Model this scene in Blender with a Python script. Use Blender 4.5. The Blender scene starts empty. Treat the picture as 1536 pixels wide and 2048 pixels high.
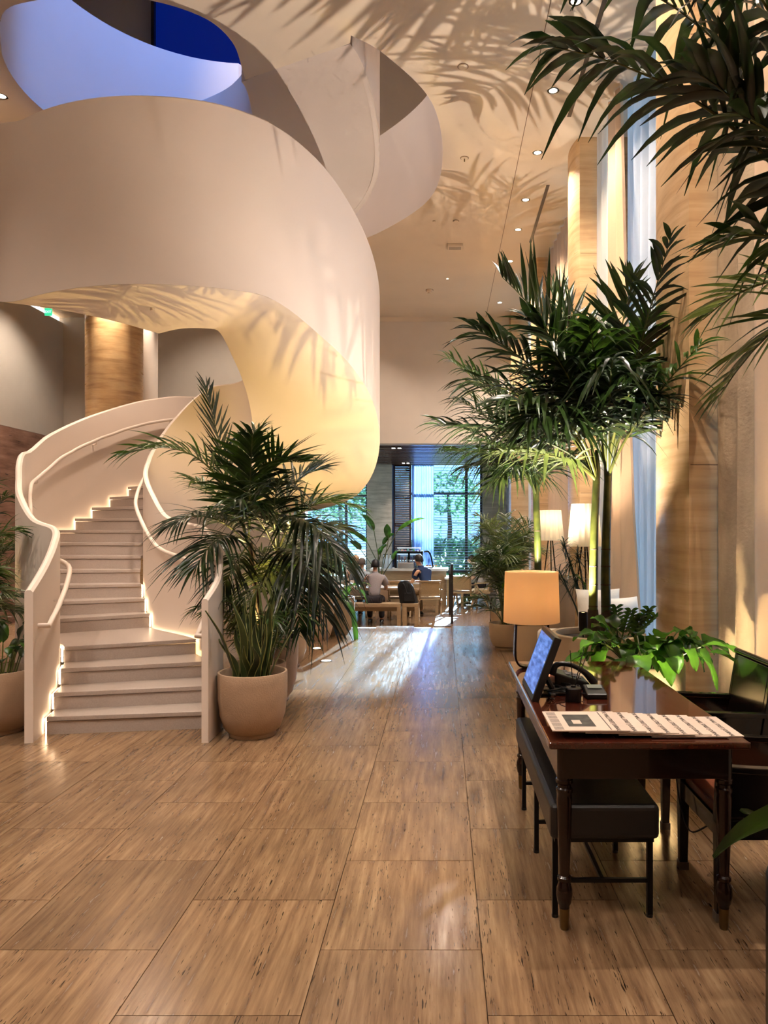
import bpy, bmesh, math, random
from mathutils import Vector, Matrix, noise
from mathutils.geometry import tessellate_polygon

D = bpy.data
SC = bpy.context.scene
COL = SC.collection
PI = math.pi
V = Vector
rnd = random.Random(11)

# ------------------------------------------------------------------ camera
F, CX, CY, EYE = 1500.0, 885.0, 1057.0, 1.593
cam_data = D.cameras.new('camera')
cam_data.sensor_width = 36.0
cam_data.lens = 36.0 * F / 2048.0
cam_data.shift_x = (768.0 - CX) / 2048.0
cam_data.shift_y = (CY - 1024.0) / 2048.0
cam_data.clip_start = 0.05
cam_data.clip_end = 300
cam = D.objects.new('camera', cam_data)
COL.objects.link(cam)
cam.location = (0, 0, EYE)
cam.rotation_euler = (PI / 2, 0, 0)
SC.camera = cam

# ------------------------------------------------------------------ world, sun, exposure
world = D.worlds.new('sky')
SC.world = world
world.use_nodes = True
wn = world.node_tree.nodes
wn['Background'].inputs[0].default_value = (0.30, 0.60, 1.0, 1)
wn['Background'].inputs[1].default_value = 2.4

sun_data = D.lights.new('sun', 'SUN')
sun_data.energy = 55.0
sun_data.color = (0.62, 0.82, 1.0)
sun_data.angle = 0.012
sun = D.objects.new('sun', sun_data)
COL.objects.link(sun)
sun.rotation_euler = V((-0.10, -1.0, -0.215)).to_track_quat('-Z', 'Y').to_euler()

SC.view_settings.view_transform = 'Standard'
SC.view_settings.look = 'None'
SC.view_settings.gamma = 1.0
SC.view_settings.use_curve_mapping = False
SC.view_settings.exposure = 0.1
SC.cycles.max_bounces = 6
SC.cycles.use_adaptive_sampling = True
SC.cycles.adaptive_threshold = 0.17
SC.cycles.diffuse_bounces = 3
SC.cycles.glossy_bounces = 2
SC.cycles.transmission_bounces = 5
SC.cycles.transparent_max_bounces = 10
SC.cycles.sample_clamp_indirect = 6.0
SC.cycles.caustics_reflective = False
SC.cycles.caustics_refractive = False

WARM = (1.0, 0.855, 0.73)
WARM2 = (1.0, 0.87, 0.76)
GOLD = (1.0, 0.70, 0.26)

# ------------------------------------------------------------------ helpers
def at(px, py, Y):
    """world point seen at photo pixel (px,py) at depth Y"""
    return V(((px - CX) / F * Y, Y, EYE - (py - CY) / F * Y))

def tag(o, label=None, cat=None, group=None, kind=None):
    if label: o['label'] = label
    if cat: o['category'] = cat
    if group: o['group'] = group
    if kind: o['kind'] = kind
    return o

def empty(name, loc=(0, 0, 0), label=None, cat=None, group=None, kind=None):
    o = D.objects.new(name, None)
    COL.objects.link(o)
    o.location = loc
    o.empty_display_size = 0.1
    return tag(o, label, cat, group, kind)

def adopt(o, parent):
    """parent o, keeping the world coordinates its mesh was built in"""
    o.parent = parent
    if parent is not None and parent.parent is None:
        o.matrix_parent_inverse = Matrix.Translation(-V(parent.location))
    return o

def copy_tree(o, parent=None):
    c = o.copy()
    COL.objects.link(c)
    if parent is not None:
        c.parent = parent
        c.matrix_parent_inverse = o.matrix_parent_inverse.copy()
    for ch in list(o.children):
        copy_tree(ch, c)
    return c

class MB:
    """collects geometry for one mesh"""
    def __init__(s):
        s.v = []; s.f = []
    def add(s, vs, fs):
        n = len(s.v)
        s.v += [tuple(p) for p in vs]
        s.f += [tuple(i + n for i in f) for f in fs]
        return s
    def box(s, x0, x1, y0, y1, z0, z1):
        return s.add([(x0, y0, z0), (x1, y0, z0), (x1, y1, z0), (x0, y1, z0), (x0, y0, z1), (x1, y0, z1), (x1, y1, z1), (x0, y1, z1)],
                     [(0, 3, 2, 1), (4, 5, 6, 7), (0, 1, 5, 4), (1, 2, 6, 5), (2, 3, 7, 6), (3, 0, 4, 7)])
    def hexa(s, p):
        return s.add(p, [(0, 3, 2, 1), (4, 5, 6, 7), (0, 1, 5, 4), (1, 2, 6, 5), (2, 3, 7, 6), (3, 0, 4, 7)])
    def bar(s, a, b, w, h=None, up=(0, 0, 1)):
        """rectangular bar between two points"""
        a = V(a); b = V(b); h = h or w
        t = (b - a).normalized(); u = V(up)
        if abs(t.dot(u)) > 0.97: u = V((0, 1, 0))
        sd = t.cross(u).normalized(); n = sd.cross(t)
        q = [(-.5, -.5), (.5, -.5), (.5, .5), (-.5, .5)]
        return s.hexa([a + sd * (x * w) + n * (y * h) for x, y in q] + [b + sd * (x * w) + n * (y * h) for x, y in q])
    def tube(s, pts, r, n=8, caps=True):
        pts = [V(p) for p in pts]
        if not hasattr(r, '__len__'): r = [r] * len(pts)
        rings = []
        ref = None
        for i, p in enumerate(pts):
            t = (pts[min(i + 1, len(pts) - 1)] - pts[max(i - 1, 0)]).normalized()
            if ref is None:
                ref = t.cross(V((0, 0, 1)))
                if ref.length < 0.05: ref = t.cross(V((1, 0, 0)))
                ref.normalize()
            sd = (ref - t * ref.dot(t))
            if sd.length < 1e-4: sd = t.orthogonal()
            sd.normalize(); ref = sd
            n2 = t.cross(sd)
            rings.append([p + (sd * math.cos(2 * PI * k / n) + n2 * math.sin(2 * PI * k / n)) * r[i] for k in range(n)])
        return s.loft(rings, True, caps)
    def loft(s, rings, closed=True, caps=True):
        n = len(rings[0]); b = len(s.v)
        for rg in rings: s.v += [tuple(p) for p in rg]
        m = n if closed else n - 1
        for i in range(len(rings) - 1):
            for k in range(m):
                k2 = (k + 1) % n
                s.f.append((b + i * n + k, b + i * n + k2, b + (i + 1) * n + k2, b + (i + 1) * n + k))
        if caps and closed:
            s.f.append(tuple(b + k for k in range(n))[::-1])
            s.f.append(tuple(b + (len(rings) - 1) * n + k for k in range(n)))
        return s
    def lathe(s, prof, c=(0, 0, 0), n=24, caps=True):
        c = V(c)
        return s.loft([[c + V((r * math.cos(2 * PI * k / n), r * math.sin(2 * PI * k / n), z)) for k in range(n)] for r, z in prof], True, caps)
    def prism(s, poly, z0, z1):
        n = len(poly); b = len(s.v)
        s.v += [(x, y, z0) for x, y in poly] + [(x, y, z1) for x, y in poly]
        s.f.append(tuple(range(b + n - 1, b - 1, -1)))
        s.f.append(tuple(range(b + n, b + 2 * n)))
        for i in range(n):
            j = (i + 1) % n
            s.f.append((b + i, b + j, b + n + j, b + n + i))
        return s
    def ball(s, c, rx, ry=None, rz=None, n=10, m=7):
        c = V(c); ry = ry or rx; rz = rz or rx
        rings = []
        for i in range(m + 1):
            a = -PI / 2 + PI * i / m
            rr = max(math.cos(a), 0.02)
            rings.append([c + V((rx * rr * math.cos(2 * PI * k / n), ry * rr * math.sin(2 * PI * k / n), rz * math.sin(a))) for k in range(n)])
        return s.loft(rings, True, True)
    def xform(s, M, start=0):
        s.v = s.v[:start] + [tuple(M @ V(p)) for p in s.v[start:]]
        return s
    def build(s, name, mat, parent=None, smooth=0, bevel=0, seg=2, kind=None, label=None):
        me = D.meshes.new(name)
        me.from_pydata(s.v, [], s.f)
        me.update()
        bm = bmesh.new(); bm.from_mesh(me)
        bmesh.ops.recalc_face_normals(bm, faces=bm.faces)
        bm.to_mesh(me); bm.free()
        if smooth:
            me.shade_smooth()
            if smooth < 180: me.set_sharp_from_angle(angle=math.radians(smooth))
        if mat is not None: me.materials.append(mat)
        o = D.objects.new(name, me)
        COL.objects.link(o)
        if bevel:
            md = o.modifiers.new('bevel', 'BEVEL')
            md.width = bevel; md.segments = seg; md.limit_method = 'ANGLE'; md.angle_limit = 0.6
        if parent is not None: adopt(o, parent)
        if kind: o['kind'] = kind
        if label: o['label'] = label
        return o

def catmull(pts, n=8):
    """smooth polyline through points (tuples of any length)"""
    out = []
    P = [pts[0]] + list(pts) + [pts[-1]]
    for i in range(1, len(P) - 2):
        a, b, c, d = P[i - 1], P[i], P[i + 1], P[i + 2]
        for k in range(n):
            t = k / n
            out.append(tuple(0.5 * ((2 * b[j]) + (-a[j] + c[j]) * t + (2 * a[j] - 5 * b[j] + 4 * c[j] - d[j]) * t * t + (-a[j] + 3 * b[j] - 3 * c[j] + d[j]) * t ** 3) for j in range(len(b))))
    out.append(tuple(pts[-1]))
    return out

def interp(tab, x):
    """smooth (monotone cubic-ish) interpolation of (x,y) table, x descending or ascending"""
    tab = sorted(tab)
    if x <= tab[0][0]: return tab[0][1]
    if x >= tab[-1][0]: return tab[-1][1]
    n = len(tab)
    for i in range(n - 1):
        if tab[i][0] <= x <= tab[i + 1][0]:
            break
    def slope(k):
        if k <= 0 or k >= n - 1: return 0.0 if n > 2 else 0
        d0 = (tab[k][1] - tab[k - 1][1]) / (tab[k][0] - tab[k - 1][0])
        d1 = (tab[k + 1][1] - tab[k][1]) / (tab[k + 1][0] - tab[k][0])
        if d0 * d1 <= 0: return 0.0
        return 2 * d0 * d1 / (d0 + d1)
    x0, y0 = tab[i]; x1, y1 = tab[i + 1]
    h = x1 - x0; t = (x - x0) / h
    m0, m1 = slope(i) * h, slope(i + 1) * h
    return (2 * t ** 3 - 3 * t * t + 1) * y0 + (t ** 3 - 2 * t * t + t) * m0 + (-2 * t ** 3 + 3 * t * t) * y1 + (t ** 3 - t * t) * m1

# ------------------------------------------------------------------ materials
def srgb(r, g, b):
    f = lambda c: (c / 255 / 12.92) if c / 255 <= 0.04045 else ((c / 255 + 0.055) / 1.055) ** 2.4
    return (f(r), f(g), f(b))

def new_mat(name):
    m = D.materials.new(name)
    m.use_nodes = True
    nt = m.node_tree
    return m, nt, nt.nodes, nt.links, nt.nodes['Principled BSDF']

def nd(nodes, typ, **kw):
    n = nodes.new(typ)
    for k, v in kw.items(): setattr(n, k, v)
    return n

def coords(nodes, links, scale, rand=0.0, space='Object'):
    tc = nd(nodes, 'ShaderNodeTexCoord')
    mp = nd(nodes, 'ShaderNodeMapping')
    mp.inputs['Scale'].default_value = scale
    if rand:
        oi = nd(nodes, 'ShaderNodeObjectInfo')
        mu = nd(nodes, 'ShaderNodeMath', operation='MULTIPLY'); mu.inputs[1].default_value = rand
        links.new(oi.outputs['Random'], mu.inputs[0])
        ad = nd(nodes, 'ShaderNodeVectorMath', operation='ADD')
        links.new(tc.outputs[space], ad.inputs[0]); links.new(mu.outputs[0], ad.inputs[1])
        links.new(ad.outputs[0], mp.inputs['Vector'])
    else:
        links.new(tc.outputs[space], mp.inputs['Vector'])
    return mp.outputs[0]

def ramp(nodes, links, fac, stops):
    r = nd(nodes, 'ShaderNodeValToRGB')
    e = r.color_ramp.elements
    while len(e) < len(stops): e.new(0.5)
    for i, (p, c) in enumerate(stops):
        e[i].position = p
        e[i].color = (c[0], c[1], c[2], 1) if hasattr(c, '__len__') else (c, c, c, 1)
    links.new(fac, r.inputs[0])
    return r.outputs[0]

def mat(name, col, rough=0.5, metal=0.0, var=0.08, scale=9.0, stretch=(1, 1, 1), bump=0.0, bscale=60.0, coat=0.0, spec=0.5,
        emit=None, estr=0.0, rand=0.0, sheen=0.0):
    m, nt, N, L, B = new_mat(name)
    vec = coords(N, L, (scale * stretch[0], scale * stretch[1], scale * stretch[2]), rand)
    ns = nd(N, 'ShaderNodeTexNoise'); ns.inputs['Scale'].default_value = 1.0; ns.inputs['Detail'].default_value = 5
    L.new(vec, ns.inputs['Vector'])
    c = ramp(N, L, ns.outputs[0], [(0.3, tuple(x * (1 - var) for x in col)), (0.7, tuple(min(1, x * (1 + var)) for x in col))])
    L.new(c, B.inputs['Base Color'])
    B.inputs['Roughness'].default_value = rough
    B.inputs['Metallic'].default_value = metal
    B.inputs['Specular IOR Level'].default_value = spec
    if coat: B.inputs['Coat Weight'].default_value = coat; B.inputs['Coat Roughness'].default_value = 0.04
    if sheen: B.inputs['Sheen Weight'].default_value = sheen
    if emit:
        B.inputs['Emission Color'].default_value = (*emit, 1); B.inputs['Emission Strength'].default_value = estr
    if bump:
        v2 = coords(N, L, (bscale * stretch[0], bscale * stretch[1], bscale * stretch[2]))
        n2 = nd(N, 'ShaderNodeTexNoise'); n2.inputs['Scale'].default_value = 1.0; n2.inputs['Detail'].default_value = 3
        L.new(v2, n2.inputs['Vector'])
        bp = nd(N, 'ShaderNodeBump'); bp.inputs['Strength'].default_value = bump; bp.inputs['Distance'].default_value = 0.01
        L.new(n2.outputs[0], bp.inputs['Height']); L.new(bp.outputs[0], B.inputs['Normal'])
    return m

def travertine(name, cols, streak, rough=(0.12, 0.3), pits=True, rand=0.0, pitscale=1.0, pitcut=0.70, fine=0.5):
    """stone with streaks along one axis; streak=(sx,sy,sz) frequencies"""
    m, nt, N, L, B = new_mat(name)
    v1 = coords(N, L, streak, rand)
    n1 = nd(N, 'ShaderNodeTexNoise'); n1.inputs['Scale'].default_value = 1; n1.inputs['Detail'].default_value = 7; n1.inputs['Roughness'].default_value = 0.62
    L.new(v1, n1.inputs['Vector'])
    c = ramp(N, L, n1.outputs[0], [(0.28, cols[0]), (0.45, cols[1]), (0.58, cols[2]), (0.75, cols[3])])
    v3 = coords(N, L, (2.1, 2.1, 2.1), rand)
    n3 = nd(N, 'ShaderNodeTexNoise'); n3.inputs['Scale'].default_value = 1; n3.inputs['Detail'].default_value = 3
    L.new(v3, n3.inputs['Vector'])
    lum = ramp(N, L, n3.outputs[0], [(0.3, 0.82), (0.7, 1.1)])
    mx = nd(N, 'ShaderNodeMix', data_type='RGBA', blend_type='MULTIPLY'); mx.inputs['Factor'].default_value = 1
    L.new(c, mx.inputs['A']); L.new(lum, mx.inputs['B'])
    out = mx.outputs['Result']
    hgt = n1.outputs[0]
    if rand:
        oi = nd(N, 'ShaderNodeObjectInfo')
        tone = ramp(N, L, oi.outputs['Random'], [(0.0, 0.9), (1.0, 1.1)])
        m3 = nd(N, 'ShaderNodeMix', data_type='RGBA', blend_type='MULTIPLY'); m3.inputs['Factor'].default_value = 1
        L.new(out, m3.inputs['A']); L.new(tone, m3.inputs['B']); out = m3.outputs['Result']
    if pits:
        v2 = coords(N, L, tuple(s * 3.4 * pitscale for s in streak), rand)
        n2 = nd(N, 'ShaderNodeTexNoise'); n2.inputs['Scale'].default_value = 1; n2.inputs['Detail'].default_value = 2.5
        L.new(v2, n2.inputs['Vector'])
        # pits gather along some streaks only
        v4 = coords(N, L, (streak[0] * .45, streak[1] * .45, streak[2] * .45), rand * 1.7)
        n4 = nd(N, 'ShaderNodeTexNoise'); n4.inputs['Scale'].default_value = 1; n4.inputs['Detail'].default_value = 1
        L.new(v4, n4.inputs['Vector'])
        k4 = ramp(N, L, n4.outputs[0], [(0.42, 0.0), (0.66, 0.10)])
        ad = nd(N, 'ShaderNodeMath', operation='ADD'); L.new(n2.outputs[0], ad.inputs[0]); L.new(k4, ad.inputs[1])
        pm = ramp(N, L, ad.outputs[0], [(pitcut, 0.0), (pitcut + 0.05, 1.0)])
        m2 = nd(N, 'ShaderNodeMix', data_type='RGBA')
        L.new(pm, m2.inputs['Factor']); L.new(out, m2.inputs['A']); m2.inputs['B'].default_value = (*[x * 0.33 for x in cols[0]], 1)
        out = m2.outputs['Result']
    L.new(out, B.inputs['Base Color'])
    rr = ramp(N, L, n1.outputs[0], [(0.3, rough[1]), (0.7, rough[0])])
    L.new(rr, B.inputs['Roughness'])
    bp = nd(N, 'ShaderNodeBump'); bp.inputs['Strength'].default_value = 0.03; bp.inputs['Distance'].default_value = 0.004
    L.new(hgt, bp.inputs['Height']); L.new(bp.outputs[0], B.inputs['Normal'])
    return m

def leafmat(name, c0, c1, rough=0.32, trans=0.25, rib=0.0):
    m, nt, N, L, B = new_mat(name)
    oi = nd(N, 'ShaderNodeObjectInfo')
    vec = coords(N, L, (7, 7, 7), 5.0)
    ns = nd(N, 'ShaderNodeTexNoise'); ns.inputs['Scale'].default_value = 1; ns.inputs['Detail'].default_value = 4
    L.new(vec, ns.inputs['Vector'])
    ad = nd(N, 'ShaderNodeMath', operation='MULTIPLY_ADD'); ad.inputs[1].default_value = 0.35; ad.inputs[2].default_value = -0.17
    L.new(oi.outputs['Random'], ad.inputs[0])
    a2 = nd(N, 'ShaderNodeMath', operation='ADD'); L.new(ns.outputs[0], a2.inputs[0]); L.new(ad.outputs[0], a2.inputs[1])
    c = ramp(N, L, a2.outputs[0], [(0.3, c0), (0.72, c1)])
    L.new(c, B.inputs['Base Color'])
    B.inputs['Roughness'].default_value = rough
    tr = nd(N, 'ShaderNodeBsdfTranslucent')
    hs = nd(N, 'ShaderNodeHueSaturation'); hs.inputs['Value'].default_value = 2.2; hs.inputs['Saturation'].default_value = 1.05
    L.new(c, hs.inputs['Color']); L.new(hs.outputs[0], tr.inputs['Color'])
    mx = nd(N, 'ShaderNodeMixShader'); mx.inputs[0].default_value = trans
    L.new(B.outputs[0], mx.inputs[1]); L.new(tr.outputs[0], mx.inputs[2])
    L.new(mx.outputs[0], N['Material Output'].inputs[0])
    return m

def clothmat(name, col, trans, var=0.1, transp=0.0, fold=(6, 6, .6), bump=0.15):
    """fabric letting some light through"""
    m, nt, N, L, B = new_mat(name)
    vec = coords(N, L, fold)
    ns = nd(N, 'ShaderNodeTexNoise'); ns.inputs['Scale'].default_value = 1; ns.inputs['Detail'].default_value = 6
    L.new(vec, ns.inputs['Vector'])
    c = ramp(N, L, ns.outputs[0], [(0.3, tuple(x * (1 - var) for x in col)), (0.7, tuple(min(1, x * (1 + var)) for x in col))])
    L.new(c, B.inputs['Base Color']); B.inputs['Roughness'].default_value = 0.85; B.inputs['Specular IOR Level'].default_value = 0.15
    v2 = coords(N, L, (40, 40, 40))
    n2 = nd(N, 'ShaderNodeTexNoise'); n2.inputs['Scale'].default_value = 1; L.new(v2, n2.inputs['Vector'])
    bp = nd(N, 'ShaderNodeBump'); bp.inputs['Strength'].default_value = bump; bp.inputs['Distance'].default_value = 0.01
    L.new(n2.outputs[0], bp.inputs['Height']); L.new(bp.outputs[0], B.inputs['Normal'])
    tr = nd(N, 'ShaderNodeBsdfTranslucent'); L.new(c, tr.inputs['Color'])
    mx = nd(N, 'ShaderNodeMixShader'); mx.inputs[0].default_value = trans
    L.new(B.outputs[0], mx.inputs[1]); L.new(tr.outputs[0], mx.inputs[2])
    o = mx.outputs[0]
    if transp:
        tp = nd(N, 'ShaderNodeBsdfTransparent')
        m2 = nd(N, 'ShaderNodeMixShader'); m2.inputs[0].default_value = transp
        L.new(o, m2.inputs[1]); L.new(tp.outputs[0], m2.inputs[2]); o = m2.outputs[0]
    L.new(o, N['Material Output'].inputs[0])
    return m

def glassmat(name, tint=(0.9, 0.97, 1.0), refl=0.08):
    m, nt, N, L, B = new_mat(name)
    tp = nd(N, 'ShaderNodeBsdfTransparent'); tp.inputs[0].default_value = (*tint, 1)
    gl = nd(N, 'ShaderNodeBsdfGlossy'); gl.inputs['Roughness'].default_value = 0.02
    fr = nd(N, 'ShaderNodeFresnel'); fr.inputs[0].default_value = 1.4
    mx = nd(N, 'ShaderNodeMixShader')
    L.new(fr.outputs[0], mx.inputs[0]); L.new(tp.outputs[0], mx.inputs[1]); L.new(gl.outputs[0], mx.inputs[2])
    L.new(mx.outputs[0], N['Material Output'].inputs[0])
    return m

def glow(name, col, strength):
    m, nt, N, L, B = new_mat(name)
    B.inputs['Base Color'].default_value = (*[min(1, c) for c in col], 1)
    B.inputs['Emission Color'].default_value = (*col, 1)
    B.inputs['Emission Strength'].default_value = strength
    return m

PLASTER = mat('plaster_warm_white', srgb(222, 208, 192), 0.75, var=0.02, scale=3, bump=0.02, bscale=120)
CEILM = mat('ceiling_plaster', srgb(226, 208, 184), 0.8, var=0.03, scale=1.2, bump=0.015, bscale=60)
GREYPL = mat('grey_wall_plaster', srgb(196, 186, 172), 0.85, var=0.04, scale=2, bump=0.05, bscale=200)
STAIRW = mat('stair_plaster', srgb(224, 208, 194), 0.6, var=0.015, scale=2, bump=0.01, bscale=90)
STEPM = mat('terrazzo_step', srgb(172, 158, 148), 0.35, var=0.07, scale=90, bump=0.02)
TRAV = [srgb(86, 62, 43), srgb(120, 93, 68), srgb(137, 109, 81), srgb(154, 127, 98)]
TILEM = travertine('travertine_floor', TRAV, (32, 2.2, 32), rough=(0.13, 0.30), rand=37.0, pitscale=1.9, pitcut=0.70)
TRAVW = travertine('travertine_wall', [srgb(178, 140, 98), srgb(200, 162, 116), srgb(210, 174, 128), srgb(218, 186, 142)], (1.1, 1.1, 13), rough=(0.25, 0.45), pitcut=0.86, rand=0)
COLM = travertine('travertine_column', [srgb(150, 112, 70), srgb(190, 150, 100), srgb(206, 168, 118), srgb(220, 186, 138)], (1.2, 1.2, 9), rough=(0.22, 0.4), pits=False)
GREYTRAV = travertine('grey_travertine', [srgb(150, 142, 128), srgb(186, 178, 164), srgb(202, 194, 180), srgb(214, 208, 196)], (1.2, 1.2, 10), rough=(0.4, 0.6), pitcut=0.75)
ROSETRAV = travertine('rose_travertine', [srgb(96, 66, 52), srgb(134, 98, 80), srgb(150, 114, 96), srgb(168, 134, 114)], (1.2, 1.2, 10), rough=(0.4, 0.6), pitcut=0.7)
GROUT = mat('grout', srgb(112, 84, 58), 0.8)
POTM = mat('stone_pot', srgb(170, 142, 116), 0.75, var=0.10, scale=6, bump=0.25, bscale=90)
POTM2 = mat('tan_planter', srgb(182, 156, 124), 0.7, var=0.06, scale=5, bump=0.1, bscale=120)
SOIL = mat('soil', srgb(52, 34, 22), 0.95, var=0.5, scale=60, bump=1.0, bscale=90)
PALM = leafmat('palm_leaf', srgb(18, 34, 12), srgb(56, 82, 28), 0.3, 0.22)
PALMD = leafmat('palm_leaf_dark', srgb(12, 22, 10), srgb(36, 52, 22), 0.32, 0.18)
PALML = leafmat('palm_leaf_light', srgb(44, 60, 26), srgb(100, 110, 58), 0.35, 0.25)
LILY = leafmat('broad_leaf', srgb(22, 46, 14), srgb(70, 106, 36), 0.25, 0.3)
SNAKE = leafmat('sword_leaf', srgb(24, 36, 18), srgb(64, 78, 40), 0.35, 0.08)
SNAKEE = leafmat('sword_leaf_edge', srgb(110, 112, 64), srgb(150, 148, 90), 0.4, 0.1)
STEMM = leafmat('green_stem', srgb(46, 54, 18), srgb(92, 96, 38), 0.35, 0.0)
TRUNK = mat('palm_trunk', srgb(66, 48, 30), 0.85, var=0.3, scale=30, stretch=(1, 1, 4), bump=0.5, bscale=60)
DARKWOOD = mat('dark_mahogany', srgb(28, 13, 9), 0.2, var=0.35, scale=14, stretch=(6, .6, 6), coat=0.25, spec=.3)
TOPWOOD = mat('mahogany_top', srgb(66, 28, 17), 0.09, var=0.3, scale=9, stretch=(5, .5, 5), coat=0.8)
EBONY = mat('black_lacquer_wood', srgb(14, 10, 9), 0.18, var=0.2, scale=10, coat=0.3)
LEATHER = mat('black_leather', srgb(17, 15, 15), 0.42, var=0.2, scale=40, bump=0.15, bscale=220)
SEATLEATHER = mat('brown_leather', srgb(126, 66, 36), 0.4, var=0.15, scale=20, bump=0.15, bscale=160)
BLACKMET = mat('black_metal', srgb(24, 22, 22), 0.4, metal=0.6, var=0.1)
BRASS = mat('aged_brass', srgb(118, 98, 62), 0.35, metal=0.9, var=0.15)
BRONZE = mat('dark_bronze', srgb(60, 50, 42), 0.25, metal=0.9, var=0.1)
BLACKPL = mat('black_plastic', srgb(16, 16, 17), 0.35, var=0.1)
WHITEM = mat('white_fabric', srgb(236, 226, 210), 0.9, var=0.04, scale=12, bump=0.2, bscale=80)
DRAPE = clothmat('drape_cloth', srgb(226, 186, 146), 0.25, var=0.08)
DRAPE2 = clothmat('satin_drape', srgb(190, 164, 132), 0.12, var=0.16, fold=(10, 10, 3), bump=0.4)
SHEER = clothmat('sheer_cloth', srgb(236, 232, 226), 0.55, var=0.05, transp=0.25)
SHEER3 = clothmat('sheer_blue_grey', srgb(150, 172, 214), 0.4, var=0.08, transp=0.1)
SHEER2 = clothmat('sheer_ivory', srgb(240, 226, 204), 0.5, var=0.06, transp=0.12)
GLASS = glassmat('window_glass')
FRAMEM = mat('dark_window_frame', srgb(46, 40, 38), 0.4, metal=0.3, var=0.1)
SLATWOOD = mat('dark_slat_wood', srgb(92, 72, 62), 0.3, var=0.25, scale=20, stretch=(.4, 4, 4))
SHUTTER = mat('brown_shutter_wood', srgb(54, 26, 24), 0.4, var=0.2, scale=16)
OAK = mat('light_oak', srgb(172, 146, 112), 0.45, var=0.16, scale=10, stretch=(.6, 6, 6))
CANE = mat('woven_cane', srgb(196, 172, 132), 0.7, var=0.22, scale=120, bump=0.4, bscale=150)
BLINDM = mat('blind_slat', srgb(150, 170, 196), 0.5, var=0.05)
LED = glow('warm_led', (1.0, 0.76, 0.50), 10.0)
LENS = glow('lamp_lens', (1.0, 0.86, 0.66), 14.0)
CAFELENS = glow('cafe_lamp_lens', (1.0, 0.9, 0.78), 9.0)
# ================================================================== structure
CEIL = 6.656
XR = 2.03          # curtain line
XW = 2.42          # right window plane
YEND = 18.0        # end wall above the cafe opening
YWIN = 24.4        # cafe window wall
ZC = -0.42         # cafe floor level
XL = -9.1
UP = 12.3          # upper floor ceiling
YEDGE = 12.25      # lobby floor edge

def struct(o, label=None):
    o['kind'] = 'structure'
    if label: o['label'] = label
    return o

# ---- floor with separate travertine tiles
floor = struct(MB().box(XL - .2, 2.6, -5.0, YEDGE - .02, -0.30, -0.016).build('floor', TILEM), 'travertine lobby floor laid in running bond')
TW, TH, G = 0.609, 0.763, 0.0022
tile_me = None
def tile_mesh(w, h):
    m = MB()
    e = 0.0025
    e = 0.0018
    m.box(e, w - e, e, h - e, 0, .016)
    return m
MB().box(XL - .2, 2.6, -5.0, YEDGE - .021, -0.0161, -0.0155).build('grout_bed', GROUT, floor)
proto = None
ncol0 = -11
for ci in range(ncol0, 4):
    x0 = 0.147 + TW * ci
    off = 2.453 if ci % 2 == 0 else 2.072
    for ri in range(-3, 14):
        y0 = off + TH * (ri - 1)
        y1 = y0 + TH
        if y0 > YEDGE - .05: continue
        if x0 + TW < -0.60 * y1 - 0.9 or x0 > 0.44 * y1 + 0.7 or y1 < 0.9: continue
        if x0 > 2.4: continue
        h = min(TH, YEDGE - y0)
        if h < TH - 1e-4:
            t = tile_mesh(TW, h).build('tile', TILEM, floor)
        else:
            if proto is None:
                proto = t = tile_mesh(TW, TH).build('tile', TILEM, floor)
            else:
                t = proto.copy(); COL.objects.link(t)
        t.location = (x0, y0, -0.016)
# remaining, out-of-view floor surface at the same level
m = MB()
for (xa, xb, ya, yb) in [(XL, -6.56, 5.0, YEDGE), (XL, -3.0, -5, 0.9), (2.0, 2.5, 5, YEDGE), (-3.0, 2.5, -5, 0.1)]:
    m.box(xa, xb, ya, yb, -0.0158, -0.002)
m.build('outer_paving', TILEM, floor, kind='stuff')

# ---- steps and ramp down to the cafe
cfl = struct(MB().box(XL - .2, 3.2, YEDGE - .02, YWIN + .3, ZC - .2, ZC).build('floor_cafe', TILEM), 'lower travertine floor of the cafe')
st = struct(empty('trim_1', (-3, YEDGE, ZC)), 'three stone steps going down to the cafe')
for k in range(2):
    MB().box(-6.0, -0.16, YEDGE, YEDGE + .32 * (2 - k), ZC + .14 * k, ZC + .14 * (k + 1)).build('step', TILEM, st, bevel=.004)
rp = MB()
rp.hexa([(-.14, YEDGE, ZC), (1.30, YEDGE, ZC), (1.30, 17.9, ZC), (-.14, 17.9, ZC), (-.14, YEDGE, -0.002), (1.30, YEDGE, -0.002), (1.30, 17.9, ZC + .002), (-.14, 17.9, ZC + .002)])
struct(rp.build('floor_ramp', TILEM), 'stone ramp running down into the cafe')
lw = struct(MB().hexa([(1.31, YEDGE + .6, ZC), (1.55, YEDGE + .6, ZC), (1.55, 18.2, ZC), (1.31, 18.2, ZC), (1.31, YEDGE + .6, .05), (1.55, YEDGE + .6, .05), (1.55, 18.2, .36), (1.31, 18.2, .36)]).build('wall_ramp', GREYTRAV, bevel=.01))

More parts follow.
